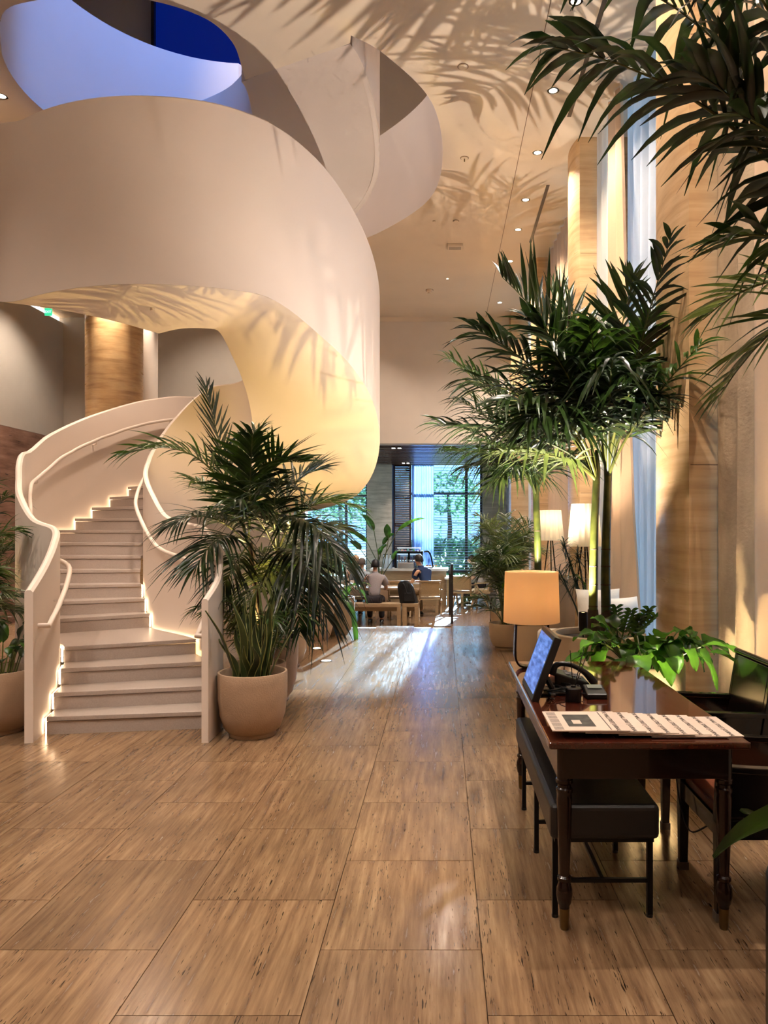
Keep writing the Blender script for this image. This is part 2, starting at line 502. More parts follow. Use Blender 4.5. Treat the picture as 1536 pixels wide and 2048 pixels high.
# ---- ceiling with the free-form opening
HOLE = [(-1.03, 7.80), (-.94, 7.70), (-.61, 8.02), (-.14, 8.87), (0, 10.03), (-.11, 11.22), (-.52, 12.1), (-1.36, 13.1), (-2.0, 13.35), (-2.48, 12.9), (-2.58, 11.9), (-2.66, 11.2)]
C0 = V((-2.80, 8.77))
RO, RI = 2.0, 0.637
right_part = catmull(HOLE[1:], 8)
circ = [(C0.x + 2.05 * math.cos(math.radians(a)), C0.y + 2.05 * math.sin(math.radians(a))) for a in range(94, 206, 4)]
near = catmull([circ[-1], (-4.33, 7.38), (-3.9, 7.19), (-3.3, 7.12), (-2.77, 7.2), (-2.35, 7.45), (-2.19, 7.8), (-2.2, 8.2), (-2.23, 8.46)], 6)
loop = right_part + circ[:-1] + near
hole_poly = loop + [(-.965, 7.83)]
rect = [(XL - .1, -5), (XR + .45, -5), (XR + .45, YEND + .05), (XL - .1, YEND + .05)]
tris = tessellate_polygon([[V((x, y, 0)) for x, y in rect], [V((x, y, 0)) for x, y in hole_poly]])
allp = rect + hole_poly
cm = MB()
cm.add([(x, y, CEIL) for x, y in allp], [tuple(t) for t in tris])
ceiling = struct(cm.build('ceiling', CEILM), 'smooth plaster ceiling with a free-form stair opening')
# fascia and balustrade of the upper floor round the opening
ring = [V((x, y)) for x, y in loop]
def offset_ring(pts, d):
    out = []
    for i, p in enumerate(pts):
        t = (pts[min(i + 1, len(pts) - 1)] - pts[max(i - 1, 0)]).normalized()
        out.append(p + V((t.y, -t.x)) * d)
    return out
outr = offset_ring(ring, 0.10)
ZT = 8.30
fm = MB()
fm.loft([[(a.x, a.y, CEIL - .001), (a.x, a.y, ZT), (b.x, b.y, ZT), (b.x, b.y, CEIL + .02)] for a, b in zip(ring, outr)], True, True)
struct(fm.build('wall_opening', STAIRW, smooth=40), 'curved fascia and balustrade around the ceiling opening')
# upper floor shell
uf = MB()
uf.add([(XL, 15.2, CEIL), (2.4, 15.2, CEIL), (2.4, 15.2, UP), (XL, 15.2, UP)], [(0, 1, 2, 3)])
struct(uf.build('wall_upper_back', PLASTER))
struct(MB().box(XL, 2.4, -1.0, 15.2, UP, UP + .1).build('ceiling_upper', PLASTER))
struct(MB().box(XL - .1, XL, -1, 15.2, CEIL + .05, UP).build('wall_upper_left', PLASTER))
struct(MB().box(2.3, 2.4, -1, 15.2, CEIL + .05, UP).build('wall_upper_right', PLASTER))
struct(MB().box(XL, 2.4, -1.1, -1, CEIL + .05, UP).build('wall_upper_front', PLASTER))
BLUEP = glow('deep_blue_evening_glass', (0.0, 0.006, 0.115), 1.0)
a0 = at(311, 130, 15.1); a1 = at(560, 0, 15.1)
w9 = MB().box(a0.x, a1.x, 15.12, 15.18, 9.0, 12.25).build('window_9', BLUEP)
struct(w9, 'tall deep blue window upstairs above the stair opening')
fr = MB()
fr.box(a0.x - .06, a0.x, 15.02, 15.2, 9.0, 12.28); fr.build('window_frame', FRAMEM, w9)

# ---- thin seam in the ceiling plane
struct(MB().box(1.035, 1.043, 2.0, YEND - .02, CEIL - .0015, CEIL + .01).build('trim_2', GROUT))

# ---- walls
struct(MB().box(-3.3, XR + .5, YEND, YEND + .35, 3.634, CEIL + .1).build('wall_end', PLASTER), 'plain plaster wall above the cafe opening')
struct(MB().box(XL - .1, -3.3, YEND, YEND + .35, ZC, CEIL + .1).build('wall_end_left', GREYPL))
struct(MB().box(-3.3, 1.43, YEND - .03, YEND + .001, CEIL - .10, CEIL).build('trim_3', CEILM))
wl = struct(MB().box(XL - .2, XL, -5, YEND + .3, 3.73, 6.52).build('wall_left', GREYPL), 'grey plaster wall left of the stairs')
struct(MB().box(XL - .2, XL + .02, -5, YEND + .3, -.6, 3.72).build('wall_left_dado', ROSETRAV))
struct(MB().box(XL - .3, XL - .2, -5, YEND + .3, 6.4, CEIL + .05).build('wall_left_cove', GREYPL))
struct(MB().box(XL - .2, 2.6, -5.2, -5.0, -.1, CEIL + .1).build('wall_behind', PLASTER))
struct(MB().box(XW + .05, XW + .25, -5, 1.4, -.1, CEIL + .1).build('wall_right_near', TRAVW))

# ---- right-hand columns: travertine piers with a bulging rounded aisle side
COLS = [(1.15, 1.95), (5.40, 6.20), (9.70, 10.45), (14.0, 14.75)]
for k, (ya, yb) in enumerate(COLS):
    poly = [(XW + .1, ya), (1.775, ya)]
    for i in range(1, 12):
        t = i / 12
        poly.append((1.775 - 0.075 * math.sin(PI * t) ** 0.7, ya + (yb - ya) * t))
    poly += [(1.775, yb), (XW + .1, yb)]
    pier = MB().prism(poly, 0, CEIL).build('wall_pier', TRAVW, smooth=30)
    struct(pier, 'travertine pier with a rounded face between the curtains')
    if k:
        for z in (2.05, 3.6, 5.15):
            jm = MB(); jm.box(1.785, XW - .02, ya - .0012, ya, z, z + .005); jm.build('joint', GROUT, pier)
struct(MB().box(1.60, 2.5, YEND - .5, YEND, -.4, CEIL).build('wall_pier', TRAVW))

# ---- windows behind the curtains
bays = [(1.95, 5.40), (6.20, 9.70), (10.45, 14.0), (14.75, 17.5)]
for k, (ya, yb) in enumerate(bays):
    w = struct(empty('window_%d' % (k + 1), (XW, (ya + yb) / 2, 0)), 'tall window behind the curtains')
    MB().box(XW + .06, XW + .07, ya, yb, .12, CEIL).build('pane', GLASS, w)
    for y in (ya + .05, (ya + yb) / 2, yb - .05):
        MB().box(XW + .03, XW + .10, y - .03, y + .03, 0.1, CEIL).build('mullion', FRAMEM, w)
    MB().box(XW + .03, XW + .10, ya, yb, .0, .12).build('sill', TRAVW, w)
struct(MB().box(XW + .1, XW + .3, -5, YEND, CEIL, CEIL + .2).build('trim_4', PLASTER))

# ---- curtains: folded sheets hanging from the ceiling
def curtain(name, y0, y1, x, amp, nf, m, label, group, z0=0.02, flare=1.0, tilt=0.0, phase=0.0, y0b=None):
    mb = MB(); n = int(nf * 10)
    levels = [CEIL - .01, 5.0, 3.4, 1.8, .9, z0]
    rows = []
    for li, z in enumerate(levels):
        u = li / (len(levels) - 1)
        row = []
        for i in range(n + 1):
            t = i / n
            yc = y0 + (y1 - y0) * t
            yc = yc + tilt * u * (t - .5)
            if y0b is not None: yc += (y0b - y0) * u ** 1.3 * (1 - t)
            a = amp * (0.65 + 0.35 * u * flare)
            ph = 2 * PI * nf * t + phase
            xx = x + a * math.sin(ph + .35 * math.sin(ph * .37 + u)) + .02 * math.sin(5 * t + 2 * u)
            yy = yc + a * .35 * math.sin(2 * ph + u)
            row.append((xx, yy, z))
        rows.append(row)
    mb.loft(rows, False, False)
    o = mb.build(name, m, smooth=180)
    return tag(o, label, 'curtain', group)
G1 = 'floor-length curtains along the right-hand windows'
curtain('curtain', 2.0, 4.86, XR + .02, .07, 7, DRAPE, 'warm peach drape at the right edge beside the black armchairs', G1)
curtain('curtain', 4.93, 5.36, XR - .01, .075, 1.6, DRAPE2, 'shiny taupe satin drape just before the second travertine pier', G1, phase=2.2)
curtain('curtain', 6.22, 8.75, XR + .16, .045, 9, SHEER, 'bluish sheer curtain beyond the second pier, lit from the window', G1)
curtain('curtain', 8.50, 9.05, XR - .02, .06, 2.5, DRAPE, 'peach drape with flaring hem behind the two-stemmed palm', G1, y0b=7.6)
curtain('curtain', 9.05, 9.66, XR + .0, .05, 3, SHEER2, 'ivory gathered drape touching the pier behind the tripod lamp', G1)
curtain('curtain', 10.5, 11.0, XR + .10, .04, 3, SHEER, 'narrow blue-lit sheer strip beyond the third pier', G1)
curtain('curtain', 11.05, 13.95, XR - .02, .06, 9, DRAPE, 'far peach drape between the last two piers', G1)
curtain('curtain', 14.8, 17.4, XR, .05, 8, SHEER2, 'farthest pale drape in the corner before the end wall', G1)

# ---- left columns
cp = at(229, 700, 15.5)
c1 = MB().lathe([(.555, 0), (.555, CEIL)], (cp.x, 15.5, 0), 40).build('wall_column', COLM, smooth=40)
struct(c1, 'thick round travertine column behind the stairs')
cp2 = at(298, 700, 16.3)
c2 = MB().lathe([(.185, 0), (.185, CEIL)], (cp2.x, 16.3, 0), 28).build('wall_column_thin', PLASTER, smooth=40)
struct(c2, 'slim white round column beside the thick column')

# ---- cafe shell
struct(MB().box(2.05, 2.4, YEND, YWIN + .3, ZC, 3.7).build('wall_cafe_right', GREYTRAV))
struct(MB().box(-8.0, -7.7, YEND, YWIN + .3, ZC, 3.7).build('wall_cafe_left', GREYTRAV))
struct(MB().box(-8, 2.4, YEND + .35, YWIN + .4, 3.80, 3.9).build('ceiling_cafe', SLATWOOD))
sl = MB()
y = YEND + .05
while y < YWIN:
    sl.box(-7.7, 2.05, y, y + .15, 3.64, 3.80); y += .36
so = sl.build('ceiling_slats', SLATWOOD, kind='structure'); so['label'] = 'dark wooden slat ceiling of the cafe'
# ================================================================== spiral staircase
stair = empty('staircase', (-2.5, 6.5, 0), 'white sculptural spiral staircase rising through the ceiling opening', 'staircase')

OUT_TOP = [(-176, 2.47), (-190, 2.73), (-212, 3.11), (-232, 3.38), (-244, 3.46), (-310, 3.50), (-330, 3.84), (-355, 4.33), (-384, 4.93), (-402, 5.28),
           (-418, 5.45), (-432, 5.485), (-483, 5.46), (-498, 5.60), (-509, 5.767), (-540, 6.15), (-600, 6.85), (-660, 7.2), (-700, 7.5), (-747, 7.9)]
OUT_LOW = [(-176, 0), (-212, 0), (-226, 1.55), (-240, 1.75), (-290, 1.82), (-318, 1.98), (-355, 2.645), (-371.5, 3.02), (-398, 3.484), (-420, 3.79), (-450, 3.78), (-483, 3.75),
           (-509, 3.93), (-540, 4.35), (-600, 5.1), (-681, 5.78), (-715, 6.045), (-747, 6.655)]
INN_TOP = [(-165, 2.34), (-180, 2.46), (-215, 2.884), (-250, 3.28), (-265, 3.378), (-300, 3.42), (-318, 3.55)] + [t for t in OUT_TOP if t[0] < -325]
INN_LOW = [(-165, 0), (-212, 0), (-226, 1.55)] + [t for t in OUT_LOW if -700 < t[0] < -235] + [(-715, 6.3), (-747, 6.655)]

def circ_pt(a, r):
    a = math.radians(a)
    return (C0.x + r * math.cos(a), C0.y + r * math.sin(a))

PHI_END = -747
def build_path(start, r, phi0, top, low):
    pts = []
    s0 = catmull(start + [(*circ_pt(phi0, r), interp(top, phi0)), (*circ_pt(phi0 - 8, r), interp(top, phi0 - 8))], 8)
    s0 = s0[:-8]
    for p in s0: pts.append((p[0], p[1], p[2], 0.0, None))
    a = phi0 - 3
    while a > PHI_END - .01:
        x, y = circ_pt(a, r)
        pts.append((x, y, interp(top, a), interp(low, a), a))
        a -= 3
    cum = [0.0]
    for i in range(1, len(pts)):
        cum.append(cum[-1] + math.hypot(pts[i][0] - pts[i - 1][0], pts[i][1] - pts[i - 1][1]))
    return pts, cum

out_start = [(-3.04, 5.57, 1.136), (-3.13, 5.95, 1.30), (-3.25, 6.33, 1.47), (-3.42, 6.68, 1.60), (-3.76, 6.96, 1.69), (-4.09, 7.32, 1.93), (-4.35, 7.76, 2.14), (-4.60, 8.21, 2.31)]
inn_start = [(-1.79, 5.57, 1.07), (-1.80, 5.90, 1.20), (-1.88, 6.25, 1.36), (-2.02, 6.60, 1.48), (-2.25, 7.0, 1.61), (-2.55, 7.35, 1.66), (-2.85, 7.65, 1.74), (-3.10, 7.95, 1.97), (-3.30, 8.27, 2.18)]
OP, OC = build_path(out_start, RO, -176, OUT_TOP, OUT_LOW)
IP, IC = build_path(inn_start, RI, -165, INN_TOP, INN_LOW)

def path_at(P, Cm, s):
    s = max(0, min(s, Cm[-1] - 1e-6))
    lo, hi = 0, len(Cm) - 1
    while hi - lo > 1:
        md = (lo + hi) // 2
        if Cm[md] <= s: lo = md
        else: hi = md
    t = (s - Cm[lo]) / max(1e-9, Cm[hi] - Cm[lo])
    return V((P[lo][0] + (P[hi][0] - P[lo][0]) * t, P[lo][1] + (P[hi][1] - P[lo][1]) * t))
def s_of_phi(P, Cm, phi):
    best = min((i for i in range(len(P)) if P[i][4] is not None), key=lambda i: abs(P[i][4] - phi))
    r = math.hypot(P[best][0] - C0.x, P[best][1] - C0.y)
    return Cm[best] + math.radians(P[best][4] - phi) * r
def s_near(P, Cm, x, y):
    i = min(range(len(P)), key=lambda i: (P[i][0] - x) ** 2 + (P[i][1] - y) ** 2 if (P[i][4] is None or P[i][4] > -300) else 99)
    return Cm[i]

def shell(P, sgn, th, i0=0, i1=None):
    """thin wall standing on a path; thickness to the left (sgn 1) or right of travel"""
    i1 = i1 or len(P)
    rings = []
    for i in range(i0, i1):
        a = P[max(i - 1, 0)]; b = P[min(i + 1, len(P) - 1)]
        t = V((b[0] - a[0], b[1] - a[1])).normalized()
        n = V((-t.y, t.x)) * sgn * th
        x, y, zt, zl = P[i][:4]
        e = th * .3
        rings.append([(x, y, zl), (x, y, zt - e), (x + n.x * .3, y + n.y * .3, zt), (x + n.x * .7, y + n.y * .7, zt), (x + n.x, y + n.y, zt - e), (x + n.x, y + n.y, zl)])
    return MB().loft(rings, True, True)

shell(OP, 1, .06).build('outer_balustrade', STAIRW, stair, smooth=40)
shell(IP, -1, .05).build('inner_balustrade', STAIRW, stair, smooth=40)

# soffit under the turning flights
sf = []
a = -222
while a >= PHI_END - .01:
    zo, zi = interp(OUT_LOW, a), interp(INN_LOW, a)
    row = []
    for k in range(9):
        t = k / 8
        r = RI - .05 + (RO + .06 - RI + .05) * t
        x, y = circ_pt(a, r)
        z = zi + (zo - zi) * t
        row.append((x, y, z + .03 * math.sin(PI * t) - .002))
    sf.append(row)
    a -= 3
MB().loft(sf, False, False).build('soffit', STAIRW, stair, smooth=180)

# ---- steps: nosing lines (s_outer, s_inner, z)
lines = []
def ln(o, i, z): lines.append((s_near(OP, OC, *o), s_near(IP, IC, *i), z))
ln((-3.09, 5.78), (-1.80, 6.00), .14)
ln((-3.16, 6.01), (-1.88, 6.32), .28)
ln((-3.24, 6.26), (-2.03, 6.68), .42)
ln((-3.36, 6.55), (-2.24, 7.08), .56)
s5o, s5i = s_near(OP, OC, -4.0, 7.22), s_near(IP, IC, -3.03, 7.87)
s12o, s12i = s_of_phi(OP, OC, -201), s_of_phi(IP, IC, -201)
for k in range(7):
    t = k / 7
    lines.append((s5o + (s12o - s5o) * t, s5i + (s12i - s5i) * t, .705 + .145 * k))
for k in range(6):
    ph = -201 - 7.4 * k
    lines.append((s_of_phi(OP, OC, ph), s_of_phi(IP, IC, ph), 1.72 + .145 * k))
for k in range(13):
    ph = -312 - 8.2 * k
    lines.append((s_of_phi(OP, OC, ph), s_of_phi(IP, IC, ph), 2.445 + .149 * (k + 1)))
for k in range(16):
    ph = -492 - 15.6 * k
    lines.append((s_of_phi(OP, OC, ph), s_of_phi(IP, IC, ph), 4.38 + .149 * (k + 1)))
GAP = 0.032
for k in range(len(lines)):
    so, si, z = lines[k]
    z0 = lines[k - 1][2] if k else 0.0
    if k + 1 < len(lines): so2, si2 = lines[k + 1][0], lines[k + 1][1]
    else: so2, si2 = so + .4, si + .15
    nseg = max(2, int((so2 - so) / .14))
    o1 = []; i1 = []
    for j in range(nseg + 1):
        t = j / nseg
        po = path_at(OP, OC, so + (so2 - so) * t); pi_ = path_at(IP, IC, si + (si2 - si) * t)
        d = (pi_ - po).normalized()
        o1.append(po + d * GAP); i1.append(pi_ - d * GAP)
    # tread: slab with a small nosing overhang towards the walker
    back = (o1[0] - o1[1]).normalized() * .012
    oo = [o1[0] + back] + o1[1:-1] + [o1[-1] + (o1[-1] - o1[-2]).normalized() * .012]
    backi = (o1[0] - o1[1]).normalized() * .012
    ii = [i1[0] + backi] + i1[1:-1] + [i1[-1] + (o1[-1] - o1[-2]).normalized() * .012]
    mb = MB()
    mb.loft([[(p.x, p.y, z - .035), (q.x, q.y, z - .035), (q.x, q.y, z), (p.x, p.y, z)] for p, q in zip(oo, ii)], True, True)
    tr = mb.build('tread', STEPM, stair, bevel=.004)
    rb = MB()
    f = -back.normalized() * .012
    a_, b_ = o1[0], i1[0]
    rb.hexa([(a_.x, a_.y, z0), (b_.x, b_.y, z0), (b_.x + f.x, b_.y + f.y, z0), (a_.x + f.x, a_.y + f.y, z0), (a_.x, a_.y, z - .040), (b_.x, b_.y, z - .040), (b_.x + f.x, b_.y + f.y, z - .040), (a_.x + f.x, a_.y + f.y, z - .040)])
    rb.build('riser', STEPM, stair)
    if k < 17:
        # warm led strip in the shadow gap at both ends of the step
        for (P, Cm, s_a, s_b, edge, sg) in ((OP, OC, so, so2, o1, 1), (IP, IC, si, si2, i1, -1)):
            if sg == -1 and k < 4 and k != 3: continue
            if sg == -1 and 6 < k: continue
            lb = MB()
            rows = []
            for j in range(nseg + 1):
                t = j / nseg
                w = path_at(P, Cm, s_a + (s_b - s_a) * t); e = edge[j]
                q0 = w + (e - w) * .3; q1 = w + (e - w) * .85
                rows.append([(q0.x, q0.y, z - .022), (q1.x, q1.y, z - .022)])
            lb.loft(rows, False, False)
            w = path_at(P, Cm, s_a + .03); e = edge[0]
            q0 = w + (e - w) * .3; q1 = w + (e - w) * .85
            fo = -back.normalized() * .02
            if not (sg == -1 and k == 3): lb.add([(q0.x + fo.x, q0.y + fo.y, z0), (q1.x + fo.x, q1.y + fo.y, z0), (q1.x + fo.x, q1.y + fo.y, z - .02), (q0.x + fo.x, q0.y + fo.y, z - .02)], [(0, 1, 2, 3)])
            lb.build('led_strip', LED, stair)
# closing plate under the solid lowest flight
# ---- handrails with brackets
def rail(P, Cm, sgn, s0, s1, name='handrail'):
    pts = []; n = int((s1 - s0) / .08)
    for j in range(n + 1):
        s = s0 + (s1 - s0) * j / n
        p = path_at(P, Cm, s); q = path_at(P, Cm, s + .02); t = (q - p).normalized()
        nn = V((-t.y, t.x)) * sgn
        i = min(range(len(Cm)), key=lambda i: abs(Cm[i] - s))
        pts.append(V((p.x + nn.x * .075, p.y + nn.y * .075, P[i][2] - .33)))
    # smooth heights
    for _ in range(3):
        for j in range(1, len(pts) - 1): pts[j].z = (pts[j - 1].z + pts[j].z * 2 + pts[j + 1].z) / 4
    p0 = path_at(P, Cm, s0)
    full = [V((p0.x, p0.y, pts[0].z))] + pts
    h = MB().tube(full, .021, 10).build(name, STAIRW, stair, smooth=50)
    j = 6
    while j < len(pts) - 3:
        s = s0 + (s1 - s0) * j / n
        w = path_at(P, Cm, s); p = pts[j]
        MB().tube([(w.x, w.y, p.z - .06), ((w.x + p.x) / 2, (w.y + p.y) / 2, p.z - .06), (p.x, p.y, p.z - .055), (p.x, p.y, p.z - .01)], .007, 6).build('bracket', STAIRW, h)
        j += 13
rail(OP, OC, -1, .12, s_of_phi(OP, OC, -262))
rail(IP, IC, 1, .12, s_of_phi(IP, IC, -240))
# ================================================================== ceiling fittings and lamps
def spot(name, loc, target, watts, angle, color=WARM, blend=0.6, radius=0.05, parent=None):
    l = D.lights.new(name, 'SPOT')
    l.energy = watts; l.color = color; l.spot_size = math.radians(angle); l.spot_blend = blend; l.shadow_soft_size = radius
    o = D.objects.new(name, l); COL.objects.link(o)
    o.location = loc
    o.rotation_euler = (V(target) - V(loc)).to_track_quat('-Z', 'Y').to_euler()
    if parent is not None:
        o.parent = parent; o.matrix_parent_inverse = Matrix.Translation(-V(parent.location))
    return o

GDL = 'recessed ceiling downlights'
def downlight(x, y, label, watts=350, angle=95, z=CEIL, r=.05, color=WARM, group=GDL, target=None):
    e = empty('ceiling_light', (x, y, z), label, 'light', group)
    MB().lathe([(r * 1.35, -.004), (r * 1.35, 0), (r, .0), (r * .95, -.004)], (x, y, z), 20, caps=False).build('trim_ring', CEILM, e, smooth=30)
    MB().lathe([(r * .93, -.0025), (r * .3, -.0028)], (x, y, z), 16).build('lens', LENS, e)
    spot('lamp', (x, y, z - .012), target or (x, y, 0), watts, angle, color, .8, .04, e)
    return e
row = [8.67, 10.1, 11.55, 12.7, 14.2, 16.8]
ordn = ['nearest visible', 'second', 'third', 'fourth', 'fifth', 'last and farthest']
for y, o_ in zip(row, ordn):
    downlight(1.28, y, '%s small downlight in the row along the right of the ceiling' % o_, 560, 100, target=(2.2, y, 1.2))
for i, y in enumerate([-2.5, 0.2, 3.0, 4.4, 5.8, 7.2]):
    downlight(1.28, y, 'small downlight in the ceiling row, overhead before the frame', 560 if y > 2 else 350, 100, target=(2.2, y, 1.2))
    
GLOB = [(-1.2, -2.5, 300, None), (-1.2, 1.2, 300, None), (-1.0, 4.3, 340, None), (-3.6, -1.0, 350, None), (-3.6, 3.2, 420, None), (-6.0, 1.5, 500, None), (-6.0, 5.2, 450, None),
        (-1.9, 2.6, 420, (-2.5, 6.6, .9)), (-3.2, 2.2, 420, (-2.8, 6.6, 1.0)), (-0.4, 3.6, 120, (-1.4, 8.0, 3.6)), (-4.9, 3.1, 170, (-3.9, 7.2, 4.5))]  # unseen lamps added for fill; the aimed ones brighten the stairs
for (x, y, w, tg) in GLOB:
    downlight(x, y, 'added fill downlight in the lobby ceiling overhead, before the frame', w, 115 if tg is None else (42 if y < 3 else 70), target=tg)
p = at(752, 613, 17.1)
downlight(p.x, 17.1, 'single downlight right of the spiral ribbon near the end wall', 120, 90)
downlight(.1, 15.2, 'small downlight added in mid ceiling to brighten the end wall', 650, 140, r=.02)  # lamp added to lift the end wall and far ceiling
p = at(3, 192, 8.78)
downlight(p.x, 8.78, 'bright downlight at the far left edge under the stair opening', 450)
downlight(-6.6, 14.75, 'downlight washing the thick round column', 700, 60, target=(-6.72, 15.1, 2))
downlight(cp2.x + .05, 15.95, 'downlight grazing the slim white column', 330, 40, target=(cp2.x, 16.15, 2))
downlight(-7.6, 15.2, 'added wall washer beyond the left end of the stairs', 450, 100, target=(-9.0, 15.6, 3.2))  # out-of-sight lamp added to brighten the left wall
downlight(-5.0, 15.6, 'added wall washer in front of the left end wall', 330, 100, target=(-5.0, 18, 3.2))  # also added, brightens the left part of the end wall
downlight(-8.2, 9.0, 'downlight over the left passage', 1500)
downlight(-8.2, 13.0, 'downlight far along the left passage', 1700)

for (ph_, rr_, w_, lb_) in ((-455, 1.25, 200, 'tiny downlight in the stair soffit over the lowest steps'), (-562, 1.3, 150, 'tiny downlight added in the stair soffit to light the rear steps')):  # the rear lamp is added to brighten the back of the stairs
    c_ = circ_pt(ph_, rr_); z_ = interp(OUT_LOW, ph_) + .005
    so_ = empty('soffit_light', (c_[0], c_[1], z_), lb_, 'light', 'tiny lights in the stair soffit')
    MB().lathe([(.022, -.004), (.022, .03), (.016, .0)], (c_[0], c_[1], z_), 14).build('trim_ring', STAIRW, so_)
    MB().lathe([(.015, -.003), (.004, -.0035)], (c_[0], c_[1], z_), 12).build('lens', LENS, so_)
    spot('lamp', (c_[0], c_[1], z_ - .015), (c_[0] - .1, c_[1] + .1, 0), w_, 140, (1, .8, .64), .9, .06, so_)

# cove light along the top of the left wall
cove = empty('cove_light', (XL - .15, 12, 6.5), 'warm cove light along the top of the left wall', 'light')
MB().box(XL - .19, XL - .14, 5, YEND, 6.50, 6.52).build('led_strip', LED, cove)

# flat fittings on the ceiling
def disc(px, py, r, label, name='sprinkler_cover', cat='sprinkler', h=.012):
    Y = (CEIL - EYE) * F / (CY - py); x = (px - CX) / F * Y
    e = empty(name, (x, Y, CEIL), label, cat)
    MB().lathe([(r, 0), (r, -h * .6), (r * .9, -h), (r * .3, -h)], (x, Y, CEIL), 20).build('cover', CEILM, e, smooth=40)
    MB().lathe([(r * 1.18, 0), (r * 1.18, -.003), (r, -.003)], (x, Y, CEIL), 20, False).build('shadow_ring', GROUT, e)
    return e, x, Y
disc(926, 133, .052, 'largest round cover plate high on the ceiling')
e_, x_, y_ = disc(929, 316, .05, 'round sprinkler cover below the palm shadow on the ceiling')
MB().tube([(x_, y_, CEIL - .01), (x_, y_, CEIL - .05)], .008, 8).build('sprinkler_head', BRASS, e_)
disc(912, 442, .045, 'small round cover plate next to the rectangular ceiling speaker')
disc(868, 442, .02, 'tiny round sensor plate left of the small cover plate')
e_, x_, y_ = disc(859, 580, .07, 'smoke detector hanging from the far ceiling', 'smoke_detector', 'detector', .05)
MB().lathe([(.04, -.05), (.04, -.075), (.02, -.08)], (x_, y_, CEIL), 14).build('sensor', CEILM, e_)
Y = (CEIL - EYE) * F / (CY - 491); x = (910 - CX) / F * Y
sp = empty('ceiling_speaker', (x, Y, CEIL), 'small white rectangular box mounted on the ceiling', 'speaker')
MB().box(x - .14, x + .14, Y - .1, Y + .1, CEIL - .05, CEIL).build('housing', CEILM, sp, bevel=.012)
MB().box(x - .11, x + .11, Y - .07, Y + .07, CEIL - .053, CEIL - .05).build('grille', mat('speaker_grille', srgb(170, 156, 138), .8), sp)
for (y0, y1, lb) in [(3.0, 9.22, 'long black slot air diffuser in the ceiling near the front palm'), (11.05, 13.27, 'short black slot air diffuser farther along the ceiling')]:
    e = empty('air_diffuser', (1.555, y0, CEIL), lb, 'air vent')
    MB().box(1.53, 1.58, y0, y1, CEIL - .004, CEIL + .01).build('slot', BLACKPL, e)
    MB().box(1.522, 1.53, y0, y1, CEIL - .006, CEIL + .01).build('flange', CEILM, e)
    MB().box(1.58, 1.588, y0, y1, CEIL - .006, CEIL + .01).build('flange', CEILM, e)

# two small adjustable spots upstairs, seen through the opening
for (px, py, lb) in [(775, 288, 'right one of two small spotlights seen through the ceiling opening'), (749, 310, 'left one of two small spotlights seen through the ceiling opening')]:
    p = at(px, py, 14.9)
    e = empty('wall_spotlight', p, lb, 'spotlight', 'two spotlights upstairs')
    MB().tube([p + V((0, .3, .16)), p + V((0, .1, .16)), p + V((0, .0, .06))], .014, 6).build('arm', PLASTER, e)
    MB().lathe([(.03, .09), (.045, .05), (.045, -.01)], p, 12).build('housing', PLASTER, e, smooth=40)
    MB().ball(p + V((0, -.01, -.015)), .04, n=10, m=6).build('bulb', LENS, e, smooth=180)
    spot('lamp', p + V((0, -.05, -.06)), (-.4, 12.2, 7.2), 900, 95, WARM2, .7, .03, e)

# blue lamp added out of view to tint the upstairs balustrade
bl = empty('blue_fill_spot', (-1.6, 7.4, 11.9), 'unseen blue lamp added upstairs to tint the balustrade', 'spotlight')
MB().lathe([(.1, .0), (.14, .15), (.14, .35), (.02, .38)], (-1.6, 7.4, 11.85), 16).build('housing', BLACKMET, bl, smooth=40)
spot('lamp', (-1.6, 7.4, 11.8), (-3.8, 10.4, 7.6), 2000, 52, (0.16, 0.34, 1.0), .5, .15, bl)

tw = empty('fill_spotlight', (-2.2, 8.2, 12.1), 'unseen warm spotlight added upstairs to brighten the opening', 'spotlight')  # warm lamp added out of view to brighten the opening's fascia
MB().lathe([(.07, .0), (.09, .12), (.09, .28), (.02, .3)], (-2.2, 8.2, 11.9), 14).build('housing', BLACKMET, tw, smooth=40)
spot('lamp', (-2.2, 8.2, 11.85), (-.5, 12.0, 7.2), 1000, 70, WARM2, .6, .1, tw)

# exit sign by the left wall
p = at(96, 624, 14.2)
ex = empty('exit_sign', p, 'small green lit exit sign hanging below the ceiling on the left', 'sign')
EXG = glow('exit_green', (0.04, 0.75, 0.38), 0.9)
MB().box(p.x - .06, p.x + .075, p.y - .01, p.y + .01, p.z - .07, p.z + .07).build('panel', EXG, ex)
MB().bar(p + V((0, 0, .07)), (p.x, p.y, CEIL), .012).build('stem', CEILM, ex)
def text(body, size, loc, rot, m, parent=None, name='lettering', align='CENTER', ext=0.0005):
    cu = D.curves.new(name, 'FONT'); cu.body = body; cu.size = size; cu.align_x = align; cu.align_y = 'CENTER'; cu.extrude = ext
    tmp = D.objects.new('tmp', cu); COL.objects.link(tmp)
    me = D.meshes.new_from_object(tmp.evaluated_get(bpy.context.evaluated_depsgraph_get()))
    COL.objects.unlink(tmp); D.objects.remove(tmp)
    me.materials.clear(); me.materials.append(m)
    o = D.objects.new(name, me); COL.objects.link(o)
    o.location = loc; o.rotation_euler = rot
    if parent is not None: adopt(o, parent)
    return o
text('EXIT', .062, (p.x + .008, p.y - .0115, p.z), (PI / 2, 0, 0), glow('exit_letters', (.55, 1.0, .8), 1.6), ex)

